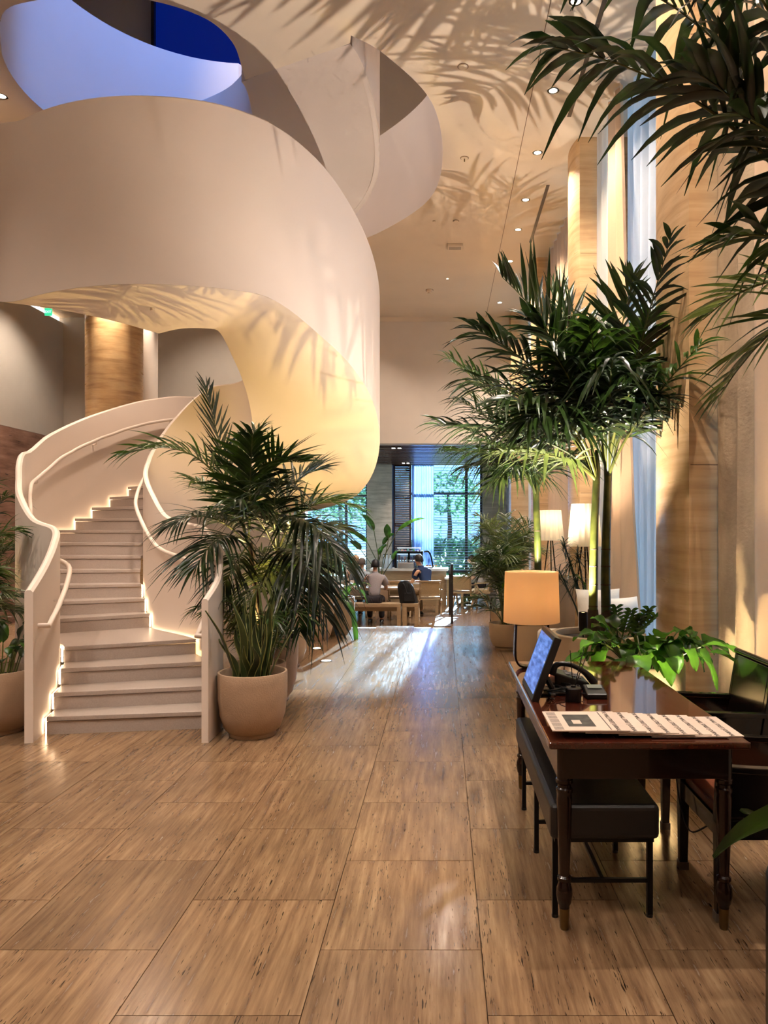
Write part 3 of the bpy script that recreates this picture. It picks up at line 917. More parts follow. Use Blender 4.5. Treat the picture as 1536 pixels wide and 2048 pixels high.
# floor uplights beside the row of pots
def uplight(x, y, label, tgt, watts=160, angle=75, color=GOLD):
    e = empty('floor_uplight', (x, y, 0), label, 'light', 'recessed floor uplights under the stairs')
    MB().lathe([(.075, -.004), (.075, .003), (.06, .005)], (x, y, 0), 20).build('bezel', BRONZE, e, smooth=30)
    MB().lathe([(.056, .0052), (.01, .0056)], (x, y, 0), 18).build('lens', LENS, e)
    spot('lamp', (x, y, .03), tgt, watts, angle, color, .5, .02, e)
uplight(-1.40, 9.02, 'nearer glowing uplight set in the floor beside the pots', (-1.15, 8.7, 3), 75)
uplight(-1.67, 9.95, 'farther glowing uplight set in the floor beside the pots', (-1.4, 9.2, 3), 35)
for (ux, uy, uz, tg_, w_, lb_) in ((-1.44, 7.12, .53, (-1.35, 7.75, 3.2), 200, 'black spike spotlight added in the pot of the large dark palm'), (-1.80, 6.88, .53, (-1.9, 6.9, 4), 60, 'second small spike spotlight added in the large palm pot')):  # lamps added under the fronds to throw their shadows on the soffit
    sk_ = empty('spike_spotlight', (ux, uy, uz), lb_, 'spotlight', 'added spike spotlights in the palm pot')
    MB().lathe([(.025, -.03), (.03, .02), (.03, .09), (.026, .092)], (ux, uy, uz), 14).build('housing', BLACKMET, sk_, smooth=40)
    MB().lathe([(.024, .0925), (.004, .094)], (ux, uy, uz), 12).build('lens', LENS, sk_)
    spot('lamp', (ux, uy, uz + .11), tg_, w_, 120, GOLD, .5, .012, sk_)
uplight(-2.5, 7.0, 'uplight on the floor tucked behind the stair newel', (-2.3, 7.0, 4), 60)
uplight(-4.75, 6.6, 'uplight behind the left-hand pot', (-4.6, 7.0, 2), 40)
# ================================================================== plants
UPV = V((0, 0, 1))
def bez(P0, P1, P2, t):
    return P0 * (1 - t) ** 2 + P1 * (2 * t * (1 - t)) + P2 * t * t
def dbez(P0, P1, P2, t):
    return ((P1 - P0) * (2 * (1 - t)) + (P2 - P1) * (2 * t)).normalized()

def leaflet(mb, p, d, wv, nv, L, W, droop, nseg=5, prof=(.35, .85, 1.0, .85, .5, .06), fold=.22):
    """one folded strip leaf starting at p along d"""
    b = len(mb.v)
    for k in range(nseg + 1):
        t = k / nseg
        c = p + d * (L * t) - UPV * (droop * L * t * t)
        w = W * prof[min(k, len(prof) - 1)] * .5
        mb.v += [tuple(c - wv * w + nv * (w * fold * 2)), tuple(c), tuple(c + wv * w + nv * (w * fold * 2))]
    for k in range(nseg):
        i = b + 3 * k
        mb.f += [(i, i + 1, i + 4, i + 3), (i + 1, i + 2, i + 5, i + 4)]

def frond(parent, P0, P1, P2, n=22, L=.45, W=.04, droop=.35, start=.22, m=None, rm=None, split=False, seed=0, r=.011, lift=.25, missing=0.05, sweep=(30, 62)):
    rr = random.Random(seed)
    P0, P1, P2 = V(P0), V(P1), V(P2)
    n = int(n * 1.3)
    m = m or PALM; rm = rm or STEMM
    pts = [bez(P0, P1, P2, t / 12) for t in range(13)]
    rad = [r * (1 - .8 * t / 12) for t in range(13)]
    rach = MB().tube(pts, rad, 6)
    lm = MB()
    made = []
    for i in range(n):
        t = start + (1 - start) * i / (n - 1)
        p = bez(P0, P1, P2, t); T = dbez(P0, P1, P2, t)
        sd = T.cross(UPV)
        if sd.length < .15: sd = T.cross(V((0, -1, .2)))
        sd.normalize(); nv = sd.cross(T).normalized()
        if nv.z < 0 and abs(T.z) < .9: nv = -nv
        u = (t - start) / (1 - start)
        pl = (.55 + .45 * math.sin(PI * min(1, .18 + u * .8))) * (1 - .35 * u ** 3)
        for s in (-1, 1):
            if rr.random() < missing: continue
            a = math.radians(sweep[0] + (sweep[1] - sweep[0]) * u + rr.uniform(-11, 11))
            d = (sd * (s * math.cos(a)) + T * math.sin(a) + nv * (lift + rr.uniform(-.22, .22))).normalized()
            wv = (T - d * T.dot(d)).normalized()
            n2 = d.cross(wv).normalized()
            if n2.dot(nv) < 0: n2 = -n2
            Lf = L * pl * rr.uniform(.8, 1.2) * 1.28; Wf = W * rr.uniform(.7, 1.15) * .74
            dr = droop * rr.uniform(.5, 1.6)
            if split:
                one = MB(); leaflet(one, p, d, wv, n2, Lf, Wf, dr); made.append(one)
            else:
                leaflet(lm, p, d, wv, n2, Lf, Wf, dr)
    if split:
        o = rach.build('frond', rm, parent, smooth=60)
        for one in made: one.build('leaflet', m, o, smooth=60)
    else:
        nr = len(rach.f)
        rach.add(lm.v, lm.f)
        o = rach.build('frond', rm, parent, smooth=60)
        o.data.materials.append(m)
        for k, pg in enumerate(o.data.polygons):
            pg.material_index = 0 if k < nr else 1
    return o

def pot(e, c, r, h, m=POTM, name='pot', prof=None, n=36):
    prof = prof or [(.60 * r, 0), (.66 * r, .0), (.68 * r, .012), (.67 * r, .03), (.80 * r, .12 * h), (.93 * r, .33 * h), (.99 * r, .6 * h), (r, .85 * h), (.995 * r, .985 * h), (.985 * r, h), (.93 * r, h), (.915 * r, .985 * h), (.90 * r, .86 * h)]
    MB().lathe(prof, c, n, caps=False).build(name, m, e, smooth=35)
    rs = prof[-1][0]; zs = prof[-1][1]
    sm = MB(); rr = random.Random(int(r * 1000 + c[0] * 77))
    rings = [[V(c) + V((rs * q * math.cos(2 * PI * k / 20), rs * q * math.sin(2 * PI * k / 20), zs - .002 + rr.uniform(-.004, .010) * (q < .98))) for k in range(20)] for q in (1.0, .75, .5, .25, .03)]
    sm.loft(rings, True, True).build('soil', SOIL, e, smooth=180)
    return zs

def sword_plant(e, c, n, hmin, hmax, spread, seed, m=SNAKE, em=SNAKEE, w=.045):
    rr = random.Random(seed)
    for k in range(n):
        a = rr.uniform(0, 2 * PI); q = math.sqrt(rr.random()) * spread * .55
        b = V(c) + V((math.cos(a) * q, math.sin(a) * q, 0))
        h = rr.uniform(hmin, hmax); lean = rr.uniform(.05, .32) * (q / (spread * .55) + .25)
        d = V((math.cos(a) * lean, math.sin(a) * lean, 1)).normalized()
        tw = rr.uniform(0, PI)
        mb = MB(); eb = MB(); rows = []; N = 9
        for i in range(N + 1):
            t = i / N
            wob = .02 * math.sin(t * 7 + k)
            ctr = b + d * (h * t) + V((math.cos(a), math.sin(a), 0)) * (lean * .35 * h * t * t) + V((math.cos(tw), math.sin(tw), 0)) * wob
            ang = tw + .7 * t * math.sin(k)
            wv = V((math.cos(ang), math.sin(ang), 0)); nn = V((-math.sin(ang), math.cos(ang), 0))
            ww = w * (.7 + .6 * math.sin(PI * min(1, t * .9 + .12))) * (1 - t ** 5) * .5 + .0015
            rows.append([ctr - wv * ww, ctr - wv * ww * .8 + nn * .004, ctr + nn * .012, ctr + wv * ww * .8 + nn * .004, ctr + wv * ww])
        mb.loft([[r_[1], r_[2], r_[3]] for r_ in rows], False, False)
        lf = mb.build('leaf', m, e, smooth=60)
        eb.loft([[r_[0], r_[1]] for r_ in rows], False, False); eb.loft([[r_[3], r_[4]] for r_ in rows], False, False)
        eb.build('leaf_edge', em, lf, smooth=60)

def broad_leaf(p, d, L, W, droop, roll=0.0, petiole=.3, name='leaf', e=None, m=LILY, nseg=8, sm=None):
    """stalked lance-shaped leaf"""
    p = V(p); d = V(d).normalized()
    sd = d.cross(UPV)
    if sd.length < .1: sd = V((1, 0, 0))
    sd.normalize()
    sd = (Matrix.Rotation(roll, 3, d) @ sd)
    pts = []
    tot = petiole + L
    for k in range(14):
        t = k / 13
        pts.append(p + d * (tot * t * (1 - .25 * t * droop)) - UPV * (droop * tot * t * t * .75))
    stalk = MB().tube(pts[:max(3, int(13 * petiole / tot) + 1)], .005, 5)
    mb = MB(); rows = []
    k0 = int(13 * petiole / tot)
    for k in range(k0, 14):
        u = (k - k0) / max(1, 13 - k0)
        w = W * .5 * (math.sin(PI * min(1, u ** .75)) ** .8 * (1 - .12 * u)) + .001
        T = (pts[min(k + 1, 13)] - pts[max(k - 1, 0)]).normalized()
        nn = sd.cross(T).normalized()
        if nn.z < 0: nn = -nn
        wavy = .012 * math.sin(u * 9)
        rows.append([pts[k] - sd * w + nn * (w * .30 + wavy), pts[k] - sd * w * .5 + nn * w * .06, pts[k], pts[k] + sd * w * .5 + nn * w * .06, pts[k] + sd * w + nn * (w * .30 - wavy)])
    mb.loft(rows, False, False)
    o = mb.build(name, m, e, smooth=180)
    stalk.build('leaf_stalk', sm or STEMM, o, smooth=60)
    return o

def px_frond(e, base, ctrl, tip, seed, **kw):
    """frond through photo positions: each (px,py,Y)"""
    return frond(e, at(*base), at(*ctrl), at(*tip), seed=seed, **kw)

# ---------------------------------------------------------------- big two-stemmed palm in the round planter behind the desk
pc = V((1.27, 6.15, 0))
bigpalm = empty('potted_palm', pc, 'tall palm with two green ringed stems in a wide tan planter behind the desk', 'plant')
pot(bigpalm, pc, .385, .74, POTM2, 'planter', [(.36, 0), (.375, .02), (.385, .2), (.388, .5), (.388, .735), (.382, .74), (.34, .74), (.335, .73), (.33, .69)], 40)
def ringed_stem(e, pts, r0, r1, zsplit=1.15, rings=5):
    pts = catmull([tuple(p) for p in pts], 6)
    n = len(pts)
    low = [i for i in range(n) if pts[i][2] <= zsplit]
    k = max(low) + 1 if low else 2
    st = MB().tube(pts, [r0 + (r1 - r0) * i / (n - 1) for i in range(n)], 14).build('stem', STEMM, e, smooth=60)
    for i in range(rings):
        j = int((i + .7) / rings * n * .55)
        p = V(pts[j]); rr_ = r0 + (r1 - r0) * j / (n - 1)
        MB().lathe([(rr_ * .99, -.006), (rr_ * 1.05, 0), (rr_ * .99, .006)], p, 14, False).build('ring_scar', TRUNK, st, smooth=60)
    return pts
sA = ringed_stem(bigpalm, [at(1186, 1262, 6.12), at(1187, 1150, 6.12), at(1189, 1050, 6.12), at(1193, 965, 6.12)], .038, .030)
sB = ringed_stem(bigpalm, [at(1213, 1262, 6.2), at(1211, 1150, 6.2), at(1213, 1050, 6.2), at(1216, 960, 6.2)], .042, .032)
for k in range(2):
    b_ = (at(1186, 1268, 6.12), at(1213, 1268, 6.2))[k]
    MB().tube([b_ - V((0, 0, .05)), b_ + V((0, 0, .08)), b_ + V((0, 0, .20))], [.075, .055, .042], 12).build('root_base', TRUNK, bigpalm, smooth=60)
MB().tube([at(1193, 968, 6.12), at(1193, 940, 6.12), at(1193, 900, 6.12)], [.031, .034, .012], 12).build('crownshaft', STEMM, bigpalm, smooth=60)
MB().tube([at(1216, 962, 6.2), at(1216, 935, 6.2), at(1217, 895, 6.2)], [.033, .036, .012], 12).build('crownshaft', STEMM, bigpalm, smooth=60)
A0 = (1192, 962, 6.12); B0 = (1216, 955, 6.2)
fr = [
 (A0, (1140, 860, 6.1), (880, 850, 6.0), dict(L=.46, droop=.45)),
 (A0, (1150, 760, 6.0), (955, 660, 5.7), dict(L=.55, droop=.35, W=.06)),
 (A0, (1170, 700, 6.3), (1005, 555, 6.4), dict(L=.52, droop=.05, W=.055, lift=.5)),
 (B0, (1215, 760, 6.3), (1105, 590, 6.6), dict(L=.5, droop=.05, W=.05, lift=.4)),
 (B0, (1225, 700, 6.2), (1265, 560, 6.0), dict(L=.45, droop=.15, W=.055)),
 (B0, (1250, 780, 5.7), (1340, 480, 5.2), dict(L=.40, droop=.35, W=.055)),
 (B0, (1250, 850, 5.8), (1400, 690, 5.1), dict(L=.42, droop=.55, W=.05)),
 (B0, (1245, 860, 6.3), (1310, 600, 6.55), dict(L=.45, droop=.3, W=.05)),
 (A0, (1160, 800, 5.8), (1010, 800, 5.2), dict(L=.48, droop=.5, W=.06)),
 (B0, (1200, 780, 5.9), (1180, 650, 5.2), dict(L=.5, droop=.55, W=.075)),
 (A0, (1180, 800, 5.9), (1095, 690, 5.3), dict(L=.5, droop=.6, W=.075)),
 (B0, (1225, 820, 6.5), (1275, 720, 6.9), dict(L=.45, droop=.4)),
 (A0, (1150, 850, 6.5), (1040, 740, 7.1), dict(L=.5, droop=.4)),
 (B0, (1225, 820, 5.8), (1290, 740, 5.2), dict(L=.45, droop=.6, W=.07)),
 (A0, (1150, 900, 5.9), (1000, 905, 5.5), dict(L=.36, droop=.5, W=.045, m=PALML)),
 (B0, (1190, 830, 6.0), (1130, 740, 5.8), dict(L=.42, droop=.5, W=.07)),
]
fr += [
 (A0, (1120, 780, 6.2), (930, 760, 6.1), dict(L=.5, droop=.4, W=.055)),
 (B0, (1190, 720, 6.0), (1060, 640, 5.7), dict(L=.5, droop=.3, W=.065)),
 (B0, (1240, 780, 6.0), (1300, 640, 5.6), dict(L=.45, droop=.4, W=.065)),
 (A0, (1150, 820, 6.0), (1060, 840, 5.4), dict(L=.45, droop=.7, W=.07)),
 (B0, (1235, 830, 5.9), (1330, 800, 5.4), dict(L=.40, droop=.6, W=.055)),
 (A0, (1170, 760, 6.6), (1120, 620, 7.2), dict(L=.5, droop=.2, W=.055)),
 (B0, (1215, 800, 5.7), (1225, 720, 5.0), dict(L=.45, droop=.7, W=.075)),
]
for i, (b_, c_, t_, kw) in enumerate(fr):
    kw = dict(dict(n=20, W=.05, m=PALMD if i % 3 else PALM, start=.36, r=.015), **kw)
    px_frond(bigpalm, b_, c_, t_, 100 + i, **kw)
# bullet uplight in the planter
ub = at(1166, 1262, 6.0)
bu = empty('spike_spotlight', ub, 'black bullet spotlight standing in the planter soil', 'spotlight')
MB().lathe([(.032, .0), (.036, .05), (.036, .15), (.033, .152), (.031, .145)], ub, 16).build('housing', BLACKMET, bu, smooth=40)
MB().lathe([(.030, .146), (.004, .148)], ub, 14).build('lens', glow('gold_lens', (1, .75, .3), 12), bu)
MB().bar(ub + V((0, 0, -.06)), ub, .012).build('spike', BLACKMET, bu)
spot('lamp', ub + V((-.02, 0, .17)), ub + V((-.15, .35, 3)), 5, 100, WARM, .6, .012, bu)
ub2 = V((1.02, 5.98, .74))
spot('lamp', ub2 + V((.0, .0, .12)), ub2 + V((-.4, .9, 5)), 800, 100, WARM2, .6, .010, bu)
# small zz stems in the same planter
for k, (px, py) in enumerate([(1232, 1215), (1262, 1222), (1298, 1218), (1310, 1230), (1280, 1235)]):
    b_ = V((1.40 + .03 * k, 6.0, .70)); t_ = at(px, py, 5.95)
    o = MB().tube([b_, b_ * .4 + t_ * .6 + V((0, 0, .03)), t_], .006, 5)
    for j in range(7):
        u = .3 + .7 * j / 6
        p_ = b_ + (t_ - b_) * u
        for s in (-1, 1):
            leaflet(o, p_, V((s * .8, -.2, .5)).normalized(), V((.3, .2, .9)).normalized(), V((0, -1, 0)), .07, .035, .2, 4, (.3, 1, .9, .5, .05))
    o.build('sprig', LILY, bigpalm, smooth=60)

# ---------------------------------------------------------------- second palm behind the table lamp
p2 = V((1.17, 8.6, 0))
palm2 = empty('potted_palm', p2, 'slimmer single-stemmed palm in a tall planter behind the table lamp', 'plant')
pot(palm2, p2, .36, 1.05, POTM2, 'planter', [(.30, 0), (.31, .02), (.34, .5), (.36, 1.04), (.355, 1.05), (.32, 1.05), (.315, 1.0)], 32)
ringed_stem(palm2, [at(1076, 1145, 8.6), at(1075, 1080, 8.6), at(1073, 1030, 8.6), at(1072, 985, 8.6)], .042, .036, rings=2)
MB().tube([at(1072, 990, 8.6), at(1072, 965, 8.6), at(1072, 935, 8.6)], [.037, .04, .012], 12).build('crownshaft', STEMM, palm2, smooth=60)
Q0 = (1072, 990, 8.6)
fr2 = [((1040, 880, 8.6), (885, 845, 8.4), dict(L=.5)), ((1060, 830, 8.6), (900, 720, 8.4), dict(L=.55)), ((1060, 900, 8.6), (935, 935, 8.2), dict(L=.5, droop=.6)),
       ((1075, 860, 8.8), (990, 770, 9.0), dict(L=.5)), ((1090, 860, 8.6), (1175, 850, 8.5), dict(L=.4)), ((1085, 850, 8.7), (1130, 790, 8.9), dict(L=.45)),
       ((1070, 860, 8.4), (1040, 800, 7.7), dict(L=.5)), ((1050, 900, 8.3), (960, 880, 7.6), dict(L=.5, droop=.6)), ((1090, 930, 8.5), (1150, 905, 8.2), dict(L=.35, m=PALML)),
       ((1060, 920, 8.4), (985, 965, 8.0), dict(L=.42, droop=.6, m=PALML)), ((1095, 930, 8.7), (1130, 870, 9.3), dict(L=.4)), ((1055, 880, 8.9), (940, 790, 9.2), dict(L=.5))]
fr2 += [((1050, 870, 8.5), (920, 800, 8.1), dict(L=.5)), ((1040, 900, 8.7), (900, 900, 8.8), dict(L=.5, droop=.5)), ((1075, 850, 8.5), (1075, 770, 8.0), dict(L=.5)),
        ((1060, 940, 8.3), (1020, 930, 7.6), dict(L=.45, droop=.7)), ((1095, 900, 8.5), (1170, 930, 8.2), dict(L=.4, droop=.5)), ((1050, 840, 8.6), (940, 740, 8.5), dict(L=.5, droop=.3))]
for i, (c_, t_, kw) in enumerate(fr2):
    kw = dict(dict(n=20, W=.042, droop=.4, m=PALM if i % 2 else PALMD, start=.34, r=.014), **kw)
    px_frond(palm2, Q0, c_, t_, 200 + i, **kw)
spot('lamp', (1.0, 8.25, 1.12), (.8, 8.9, 4), 300, 130, WARM, .6, .012, palm2)
for k in range(9):
    a_ = rnd.uniform(0, 2 * PI)
    broad_leaf(p2 + V((.22 * math.cos(a_), .22 * math.sin(a_), 1.0)), V((math.cos(a_), math.sin(a_), .9)), .32, .1, .95, petiole=.15, e=palm2)

# ---------------------------------------------------------------- palms and pots right of the stair foot
GP = 'potted plants in a row right of the stair foot'
e = empty('potted_plant', (-1.47, 5.81, 0), 'front stone pot holding a striped sword-leaved snake plant', 'plant', GP)
z = pot(e, (-1.47, 5.81, 0), .265, .49)
sword_plant(e, (-1.47, 5.81, z - .01), 26, .32, .68, .24, 5)
e = empty('potted_plant', (-1.56, 6.36, 0), 'low stone pot half hidden behind the snake plant', 'plant', GP)
z = pot(e, (-1.56, 6.36, 0), .23, .46)
for k in range(12):
    a_ = k * 2.4; h = rnd.uniform(.35, .8)
    b_ = V((-1.56 + .1 * math.cos(a_), 6.36 + .1 * math.sin(a_), z))
    t_ = b_ + V((math.cos(a_) * .45, math.sin(a_) * .35, h * .7))
    frond(e, b_, b_ + V((math.cos(a_) * .12, math.sin(a_) * .1, h)), t_, 14, .22, .022, .45, seed=300 + k, r=.006)
midpalm = empty('potted_palm', (-1.62, 7.0, 0), 'large dark palm with arching fronds right of the stair foot', 'plant', GP)
z = pot(midpalm, (-1.62, 7.0, 0), .27, .58)
MB().tube([(-1.66, 6.98, .5), (-1.70, 6.9, .9), at(500, 1085, 6.85)], [.035, .03, .025], 10).build('stem', TRUNK, midpalm, smooth=60)
MB().tube([(-1.55, 7.02, .5), (-1.52, 6.95, .9), at(560, 1110, 6.9)], [.035, .03, .025], 10).build('stem', TRUNK, midpalm, smooth=60)
M0 = (497, 1090, 6.85); M1 = (555, 1110, 6.9)
fm_ = [(M0, (430, 850, 6.7), (262, 905, 6.45), dict(L=.42, droop=.35, W=.04, n=26)),
       (M0, (455, 960, 6.9), (412, 775, 6.95), dict(L=.34, droop=.02, W=.042, n=26, lift=.1, start=.3)),
       (M0, (500, 900, 6.7), (600, 925, 6.5), dict(L=.42, droop=.15, W=.045, lift=.4)),
       (M0, (420, 1000, 6.5), (345, 1050, 6.2), dict(L=.38, droop=.45)),
       (M0, (440, 1040, 6.4), (395, 1130, 6.1), dict(L=.42, droop=.5)),
       (M1, (590, 960, 6.6), (690, 1135, 6.2), dict(L=.40, droop=.75, W=.045, n=28)),
       (M1, (590, 980, 6.8), (700, 1010, 6.8), dict(L=.45, droop=.3)),
       (M1, (560, 950, 6.9), (640, 940, 7.1), dict(L=.45, droop=.2)),
       (M0, (500, 960, 6.5), (505, 870, 6.2), dict(L=.42, droop=.35, W=.06)),
       (M1, (540, 1000, 6.4), (560, 960, 5.95), dict(L=.45, droop=.6, W=.05)),
       (M1, (520, 1020, 6.5), (470, 1000, 6.0), dict(L=.45, droop=.6)),
       (M1, (600, 1060, 6.5), (650, 1230, 6.3), dict(L=.4, droop=.7, W=.04)),
       (M0, (480, 1000, 7.1), (380, 960, 7.3), dict(L=.4, droop=.4)),
       (M1, (600, 1040, 7.2), (690, 1060, 7.4), dict(L=.42, droop=.4)),
       (M0, (455, 930, 6.8), (520, 860, 7.0), dict(L=.4, droop=.3)),
       (M1, (540, 1130, 6.4), (480, 1240, 6.2), dict(L=.3, droop=.5, W=.03, m=PALML)),
       (M1, (590, 1150, 6.5), (600, 1260, 6.3), dict(L=.3, droop=.5, W=.03)),
       (M0, (470, 1120, 6.5), (440, 1190, 6.3), dict(L=.3, droop=.5, W=.03))]
for i, (b_, c_, t_, kw) in enumerate(fm_):
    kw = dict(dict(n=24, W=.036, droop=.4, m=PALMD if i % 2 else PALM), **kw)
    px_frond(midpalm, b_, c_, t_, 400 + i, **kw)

def bushy(name, label, c, r, h, seed, nf=14, height=1.3, spread=.7, group=GP, m=PALM, L=.3, W=.026, cat='plant', potm=POTM, zmin=.45, pots=True, stems=True):
    e = empty(name, c, label, cat, group)
    rr = random.Random(seed)
    z = pot(e, c, r, h, potm) if pots else c[2]
    for k in range(nf):
        a_ = k * 2.399 + rr.uniform(-.3, .3); hh = height * rr.uniform(zmin, 1.0)
        b_ = V(c) + V((.3 * r * math.cos(a_), .3 * r * math.sin(a_), z))
        sp_ = spread * rr.uniform(.5, 1.0) * (1.15 - .5 * hh / height)
        c_ = b_ + V((math.cos(a_) * sp_ * .25, math.sin(a_) * sp_ * .25, hh * .95))
        t_ = b_ + V((math.cos(a_) * sp_, math.sin(a_) * sp_, hh * rr.uniform(.7, .95)))
        frond(e, b_, c_, t_, 20, L * rr.uniform(.8, 1.15), W, .4, start=.35, seed=seed * 50 + k, r=.008, m=m if k % 3 else PALML)
    return e
bushy('potted_palm', 'feathery palm in the third pot along the stair, above a floor light', (-1.86, 8.7, 0), .30, .62, 21, 12, 1.05, .7)
bushy('potted_palm', 'leafy palm in the fourth pot of the row under the golden soffit', (-1.80, 10.6, 0), .27, .68, 22, 13, 1.2, .75)
lastp = empty('potted_plant', (-1.62, 11.35, 0), 'last pot of the row with a long drooping leaf, next to the cafe steps', 'plant', GP)
pot(lastp, (-1.62, 11.35, 0), .29, .56)
for k in range(13):
    a_ = k * 2.4
    broad_leaf((-1.62 + .1 * math.cos(a_), 11.35 + .1 * math.sin(a_), .5), (math.cos(a_) * .7, math.sin(a_) * .7, 1.0), .55, .14, rnd.uniform(.6, 1.0), petiole=.35, e=lastp, m=PALM if k % 3 else SNAKE)
broad_leaf(at(668, 1205, 11.0), (.55, -.35, .5), .75, .17, 1.6, petiole=.15, e=lastp, m=PALM)

# ---------------------------------------------------------------- plants left of the stair foot
GL = 'plants left of the stair foot'
e = empty('potted_plant', (-3.50, 5.90, 0), 'stone pot with dark leafy plant cut by the left edge of the picture', 'plant', GL)
z = pot(e, (-3.50, 5.90, 0), .275, .49)
for k in range(26):
    a_ = k * 2.4; q = .14 * math.sqrt(rnd.random())
    broad_leaf((-3.50 + q * math.cos(a_), 5.90 + q * math.sin(a_), z), (math.cos(a_) * rnd.uniform(.2, .7) * (.35 if math.cos(a_) > 0 else 1), math.sin(a_) * rnd.uniform(.2, .6), 1.2), rnd.uniform(.22, .36), .085, rnd.uniform(.3, .8), petiole=rnd.uniform(.15, .45), e=e, m=SNAKE if k % 2 else LILY)
bushy('potted_palm', 'feathery palm behind the left pot beside the stair wall', (-4.30, 6.60, 0), .26, .5, 31, 24, 1.75, .62, group=GL, L=.30, zmin=.25)
bushy('potted_palm', 'bushy fine-leaved palm between the left pot and the stair wall', (-3.98, 6.02, 0), .2, .42, 33, 24, 1.35, .55, group=GL, L=.26, zmin=.15)
bushy('potted_palm', 'farther palm at the left edge against the dark stone dado', (-5.45, 8.6, 0), .3, .55, 32, 14, 1.9, .8, group=GL, L=.36)

# ---------------------------------------------------------------- near palm reaching in from the right
np_ = V((1.32, 2.28, 0))
nearp = empty('potted_palm', np_, 'close dark palm whose big fronds hang in from the upper right corner', 'plant')
pot(nearp, np_, .31, .5, BLACKPL, 'planter', [(.30, 0), (.31, .02), (.31, .49), (.30, .5), (.27, .5), (.265, .45)], 32)
MB().tube([np_ + V((.1, .1, .44)), np_ + V((.2, .2, 1.4)), np_ + V((.26, .3, 2.15))], [.05, .045, .04], 12).build('stem', STEMM, nearp, smooth=60)
K0 = np_ + V((.26, .3, 2.15))
def nf(ctrl, tip, seed, **kw):
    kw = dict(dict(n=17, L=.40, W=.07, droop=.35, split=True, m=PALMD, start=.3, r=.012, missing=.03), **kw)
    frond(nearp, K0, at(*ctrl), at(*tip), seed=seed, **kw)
nf((1560, 170, 2.7), (1110, 95, 2.8), 1, n=20, L=.46, W=.062, droop=.55, start=.28)
nf((1560, 40, 2.8), (1190, -60, 3.0), 2, n=20, L=.50, W=.064, droop=.6, start=.25)
nf((1640, 120, 2.5), (1430, -140, 2.5), 3, n=18, L=.50, W=.066, droop=.9)
nf((1600, 270, 2.6), (1400, 150, 2.55), 6, n=16, L=.42, W=.06, droop=.35)
nf((1650, 60, 2.9), (1330, -190, 3.3), 8, n=18, L=.52, W=.066, droop=.8)
nf((1640, 480, 2.9), (1440, 790, 3.0), 4, n=18, L=.26, W=.028, droop=.25, m=PALML, start=.42)
nf((1610, 450, 3.0), (1405, 640, 3.1), 5, n=14, L=.22, W=.028, droop=.3, m=PALML, start=.5)
nf((1620, 420, 2.7), (1450, 480, 2.6), 9, n=10, L=.26, W=.045, droop=.4, m=PALM, start=.5)
nf((1650, 300, 2.5), (1500, 240, 2.3), 7, n=12, L=.40, W=.06, droop=.6)
# low broad leaf at the right edge
broad_leaf((1.22, 2.12, .80), (-1, -.05, .08), .47, .30, .42, roll=.75, petiole=.05, e=nearp, m=PALM)
broad_leaf((1.12, 2.32, .62), (-.9, 0, .55), .22, .055, .1, petiole=.02, e=nearp, m=PALM)
MB().tube([(1.3, 2.25, .44), (1.27, 2.2, .62), (1.20, 2.15, .78)], .007, 6).build('leaf_stalk', STEMM, nearp)
MB().tube([(1.3, 2.3, .44), (1.22, 2.32, .53), (1.12, 2.32, .62)], .006, 6).build('leaf_stalk', STEMM, nearp)

# ---------------------------------------------------------------- peace lily behind the desk
lc = V((1.36, 5.0, 0))
lily = empty('potted_plant', lc, 'lush broad-leaved plant lit bright green between desk and pier', 'plant')
pot(lily, lc, .25, .70, POTM2, 'pot', None, 28)
rl = random.Random(77)
for k in range(80):
    a_ = k * 2.399 + rl.uniform(-.2, .2)
    u = rl.random()
    up = rl.uniform(.6, 2.4)
    d_ = V((math.cos(a_), math.sin(a_) * .75, up))
    if math.sin(a_) > .35 and u < .35: continue
    if d_.x > .1: d_.x *= .75
    broad_leaf(lc + V((.12 * math.cos(a_), .12 * math.sin(a_), .66)), d_, rl.uniform(.27, .40), rl.uniform(.12, .18), rl.uniform(.5, 1.0), roll=rl.uniform(-.4, .4), petiole=rl.uniform(.22, .46), e=lily)
spot('lamp', (1.32, 4.62, .20), (1.42, 5.0, .95), 140, 110, (1, .86, .55), .7, .03, lily)

# ---------------------------------------------------------------- bushes at the far right by the cafe opening
bushy('potted_palm', 'big feathery bamboo palm at the right side of the cafe opening', (1.02, 11.6, 0), .28, .34, 41, 44, 1.75, .66, group='plants by the cafe opening', L=.34, W=.022, m=PALML, potm=POTM2, zmin=.12)
bushy('potted_palm', 'darker feathery palm in front of the bamboo palm', (.88, 10.0, 0), .26, .34, 42, 24, 1.3, .62, group='plants by the cafe opening', L=.34, W=.024, potm=POTM2, zmin=.12)
dr = empty('potted_plant', (1.55, 8.05, 0), 'dark spiky dragon tree in front of the pleated floor lamps', 'plant', 'plants by the cafe opening')
pot(dr, (1.55, 8.05, 0), .17, .4, POTM2)
for (px, py) in [(1128, 1085), (1140, 1120), (1150, 1150), (1118, 1140), (1155, 1105)]:
    t_ = at(px, py, 8.05)
    o = MB().tube([(1.55, 8.05, .36), V((1.55, 8.05, .36)) * .5 + t_ * .5 + V((.03, 0, 0)), t_], [.012, .01, .008], 6)
    rr = random.Random(px)
    for k in range(34):
        a_ = rr.uniform(0, 2 * PI); up = rr.uniform(-.5, 1.2)
        d_ = V((math.cos(a_), math.sin(a_), up)).normalized()
        leaflet(o, t_ - V((0, 0, rr.uniform(0, .12))), d_, d_.cross(UPV).normalized(), V((0, 0, 1)), rr.uniform(.2, .32), .012, .5, 4, (.6, 1, .8, .5, .05), .1)
    o.build('leaf_head', PALMD, dr, smooth=60)

